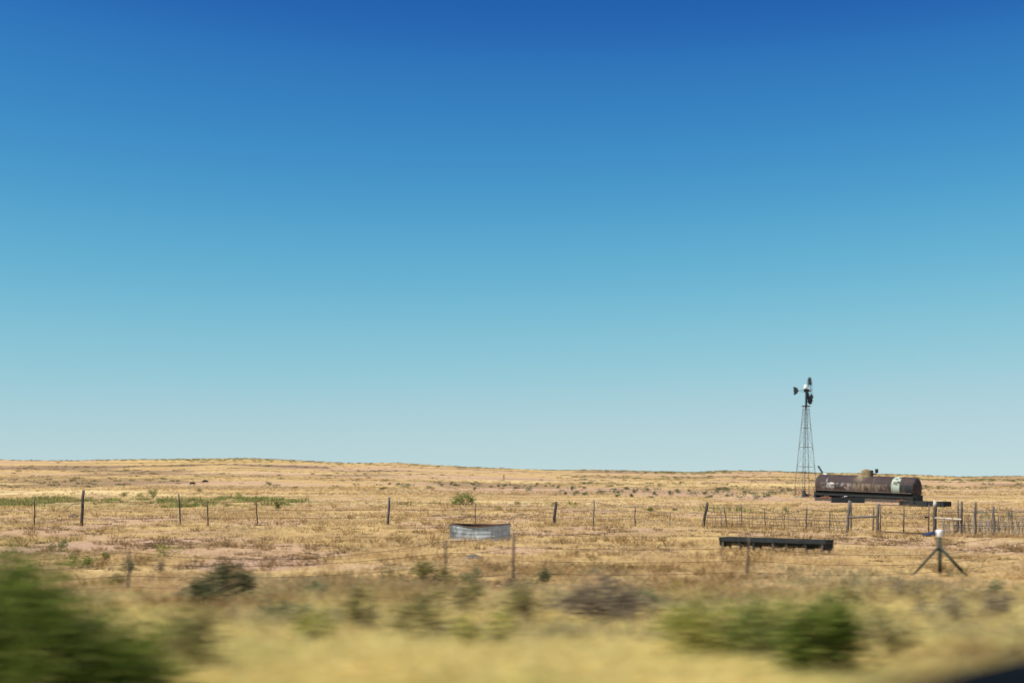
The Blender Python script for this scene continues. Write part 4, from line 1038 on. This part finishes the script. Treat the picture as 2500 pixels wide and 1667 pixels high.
# timbers under the car, black tank in front, long dark trough to its right
a_ = math.atan2(axis.y, axis.x)
timb = empty('timber_crib', (ctr.x, ctr.y, tz(ctr.x, ctr.y))); timb.rotation_euler.z = a_
tag(timb, 'dark timber crib carrying the rusty tank car', 'timber crib')
for s in (-.86, .86):
    zt = max(zc_ - .98, .30)
    mb = MB(); mb.box((0, s, zt / 2 - .07), (2 * HL + .3, .24, zt + .02)); mb.build('timber', M['wood_dark'], timb)
for q in (-.9, -.45, 0, .45, .9):
    mb = MB(); mb.box((q * HL, 0, .03), (.26, 2.0, .20)); mb.build('timber', M['wood_dark'], timb)
c1 = Vector(at(2071, 1227)); L1 = 78 * mpp(c1.y)
bt = empty('water_trough', c1); bt.rotation_euler.z = math.radians(-8); tag(bt, 'square black water trough in front of the rusty tank car', 'trough')
mb = MB(); H1 = .50
mb.box((0, .45, .03), (L1, .9, .06)); mb.build('trough_floor', M['black_iron'], bt)
for c_, s_ in (((0, 0, H1 / 2), (L1, .06, H1)), ((0, .9, H1 / 2), (L1, .06, H1)), ((-L1 / 2 + .03, .45, H1 / 2), (.06, .83, H1)), ((L1 / 2 - .03, .45, H1 / 2), (.06, .83, H1))):
    mb = MB(); mb.box(c_, s_); mb.build('side', M['black_rubber'], bt)
mb = MB(); mb.tube([(-.3, .5, .2), (-.3, .45, .60), (-.05, .3, .58)], .03, 6); mb.build('float_pipe', M['white_paint'], bt, True)
e0, e1 = Vector(at(2196, 1235)), Vector(at(2304, 1238)); lt = empty('water_trough', e0.lerp(e1, .5)); d_ = e1 - e0; lt.rotation_euler.z = math.atan2(d_.y, d_.x)
tag(lt, 'long dark trough on the ground off the right end of the rusty tank car', 'trough'); L2 = d_.length
for c_, s_ in (((0, 0, .20), (L2, .07, .48)), ((0, .8, .20), (L2, .07, .48)), ((-L2 / 2 + .035, .4, .20), (.07, .72, .48)), ((L2 / 2 - .035, .4, .20), (.07, .72, .48))):
    mb = MB(); mb.box(c_, s_); mb.build('side', M['black_rubber'], lt)
mb = MB(); mb.box((0, .4, .06), (L2 - .16, .72, .06)); mb.build('trough_floor', M['wood_dark'], lt)
for k in range(4):
    mb = MB(); mb.box((-L2 / 2 + .3 + k * (L2 - .6) / 3, -.07, .20), (.10, .06, .46)); mb.build('batten', M['black_iron'], lt)

# ------------------------------------------------------------------ cattle and marker post on the slope
def cow(px, row, wpx, label, flip=1):
    X, Y, Z = at(px, row); s = wpx * mpp(Y) / 2.2
    v = [(0.0, 0, 1.0), (.45, 0, 1.02), (.85, 0, 1.0), (1.15, 0, .82), (1.42, 0, .55), (-.45, 0, 1.02), (-.78, 0, 1.0), (-.90, 0, .65), (-.92, 0, .4)]
    rad = [.40, .38, .33, .17, .11, .38, .28, .05, .03]
    ed = [(0, 1), (1, 2), (2, 3), (3, 4), (0, 5), (5, 6), (6, 7), (7, 8)]
    for sx, root, fw in ((.62, 1, 1), (-.62, 5, -1)):
        for sy in (-.2, .2):
            i = len(v); v += [(sx, sy, .62), (sx + .06 * fw, sy, .34), (sx, sy, .02)]; rad += [.15, .08, .07]; ed += [(root, i), (i, i + 1), (i + 1, i + 2)]
    me = bpy.data.meshes.new('cow'); me.from_pydata(v, ed, []); o = bpy.data.objects.new('cow', me); COL.objects.link(o)
    sk = o.modifiers.new('skin', 'SKIN'); sk.use_smooth_shade = True
    for q, r_ in zip(me.skin_vertices[0].data, rad): q.radius = (r_, r_)
    me.skin_vertices[0].data[0].use_root = True
    ss = o.modifiers.new('sub', 'SUBSURF'); ss.levels = 1; ss.render_levels = 1
    me.materials.append(M['hide']); o.location = (X, Y, Z); o.scale = (s * flip, s, s); o.rotation_euler.z = math.radians(12 * flip)
    tag(o, label, 'cow')
cow(469, 1185, 14, 'dark brown cow grazing on the far slope, lower one of two', 1)
cow(500, 1180, 14, 'dark cow grazing on the far slope, upper one of two', 1)
X, Y, Z = at(1230, 1172); mb = MB(); hh = 13 * mpp(Y); mb.tube([(0, 0, -.1), (0, 0, hh)], .11, 8); mb.tube([(0, 0, hh * .8), (0, 0, hh + .05)], .16, 8)
o = mb.build('marker_post', M['rust_iron'], None); o.location = (X, Y, Z); tag(o, 'thin reddish marker post far up the slope', 'post')

# ------------------------------------------------------------------ the car the view is taken from
veh = empty('car', (0.2, -0.35, 1.215)); tag(veh, 'black car door and side mirror, blurred in the lower right corner', 'car')
def superbox(c, size, p, name, mat, parent, nu=40, nv=24):
    V = []; 
    def sp(a): return math.copysign(abs(a) ** p, a)
    for i in range(nv + 1):
        ph = -math.pi / 2 + math.pi * i / nv
        for j in range(nu):
            t = 2 * math.pi * j / nu
            V.append((c[0] + size[0] / 2 * sp(math.cos(ph)) * sp(math.cos(t)), c[1] + size[1] / 2 * sp(math.cos(ph)) * sp(math.sin(t)), c[2] + size[2] / 2 * sp(math.sin(ph))))
    F = [(i * nu + j, i * nu + (j + 1) % nu, (i + 1) * nu + (j + 1) % nu, (i + 1) * nu + j) for i in range(nv) for j in range(nu)]
    return np_mesh(name, np.array(V), np.array(F), mat, parent, None, True)
superbox((.0, .52, .50), (4.4, .34, .66), .45, 'body_side', M['car_black'], veh)
superbox((-.2, .66, .56), (1.15, .14, .56), .35, 'door', M['car_black'], veh)
for xx in (-1.35, 1.45):
    mb = MB(); mm = Matrix.Translation((xx, .58, .33)) @ Matrix.Rotation(math.pi / 2, 4, 'X')
    mb.lathe([(.20, -.1), (.31, -.10), (.33, -.06), (.33, .06), (.31, .10), (.20, .1)], 32, mm); wh = mb.build('wheel', M['black_rubber'], veh, True)
    mb = MB(); mb.lathe([(.02, -.105), (.10, -.115), (.19, -.105), (.195, -.02)], 24, mm); mb.build('rim', M['galv_rim'], wh, True)
# mirror housing on a short arm; its top left shoulder is what the photograph shows
mc = up(2525, 1818, 1.4) - veh.location
mir = superbox((0, 0, 0), (.31, .15, .17), .38, 'mirror_housing', M['car_black'], veh)
mir.location = mc; mir.rotation_euler.y = math.radians(-12.3)
superbox((-.135, 0, -.012), (.06, .115, .12), .4, 'mirror_glass', M['glass'], mir)
mb = MB(); mb.tube([(mc.x + .04, .68, .78), (mc.x + .04, mc.y - .02, mc.z - .04)], [.035, .03], 10); mb.build('mirror_arm', M['car_black'], veh, True)
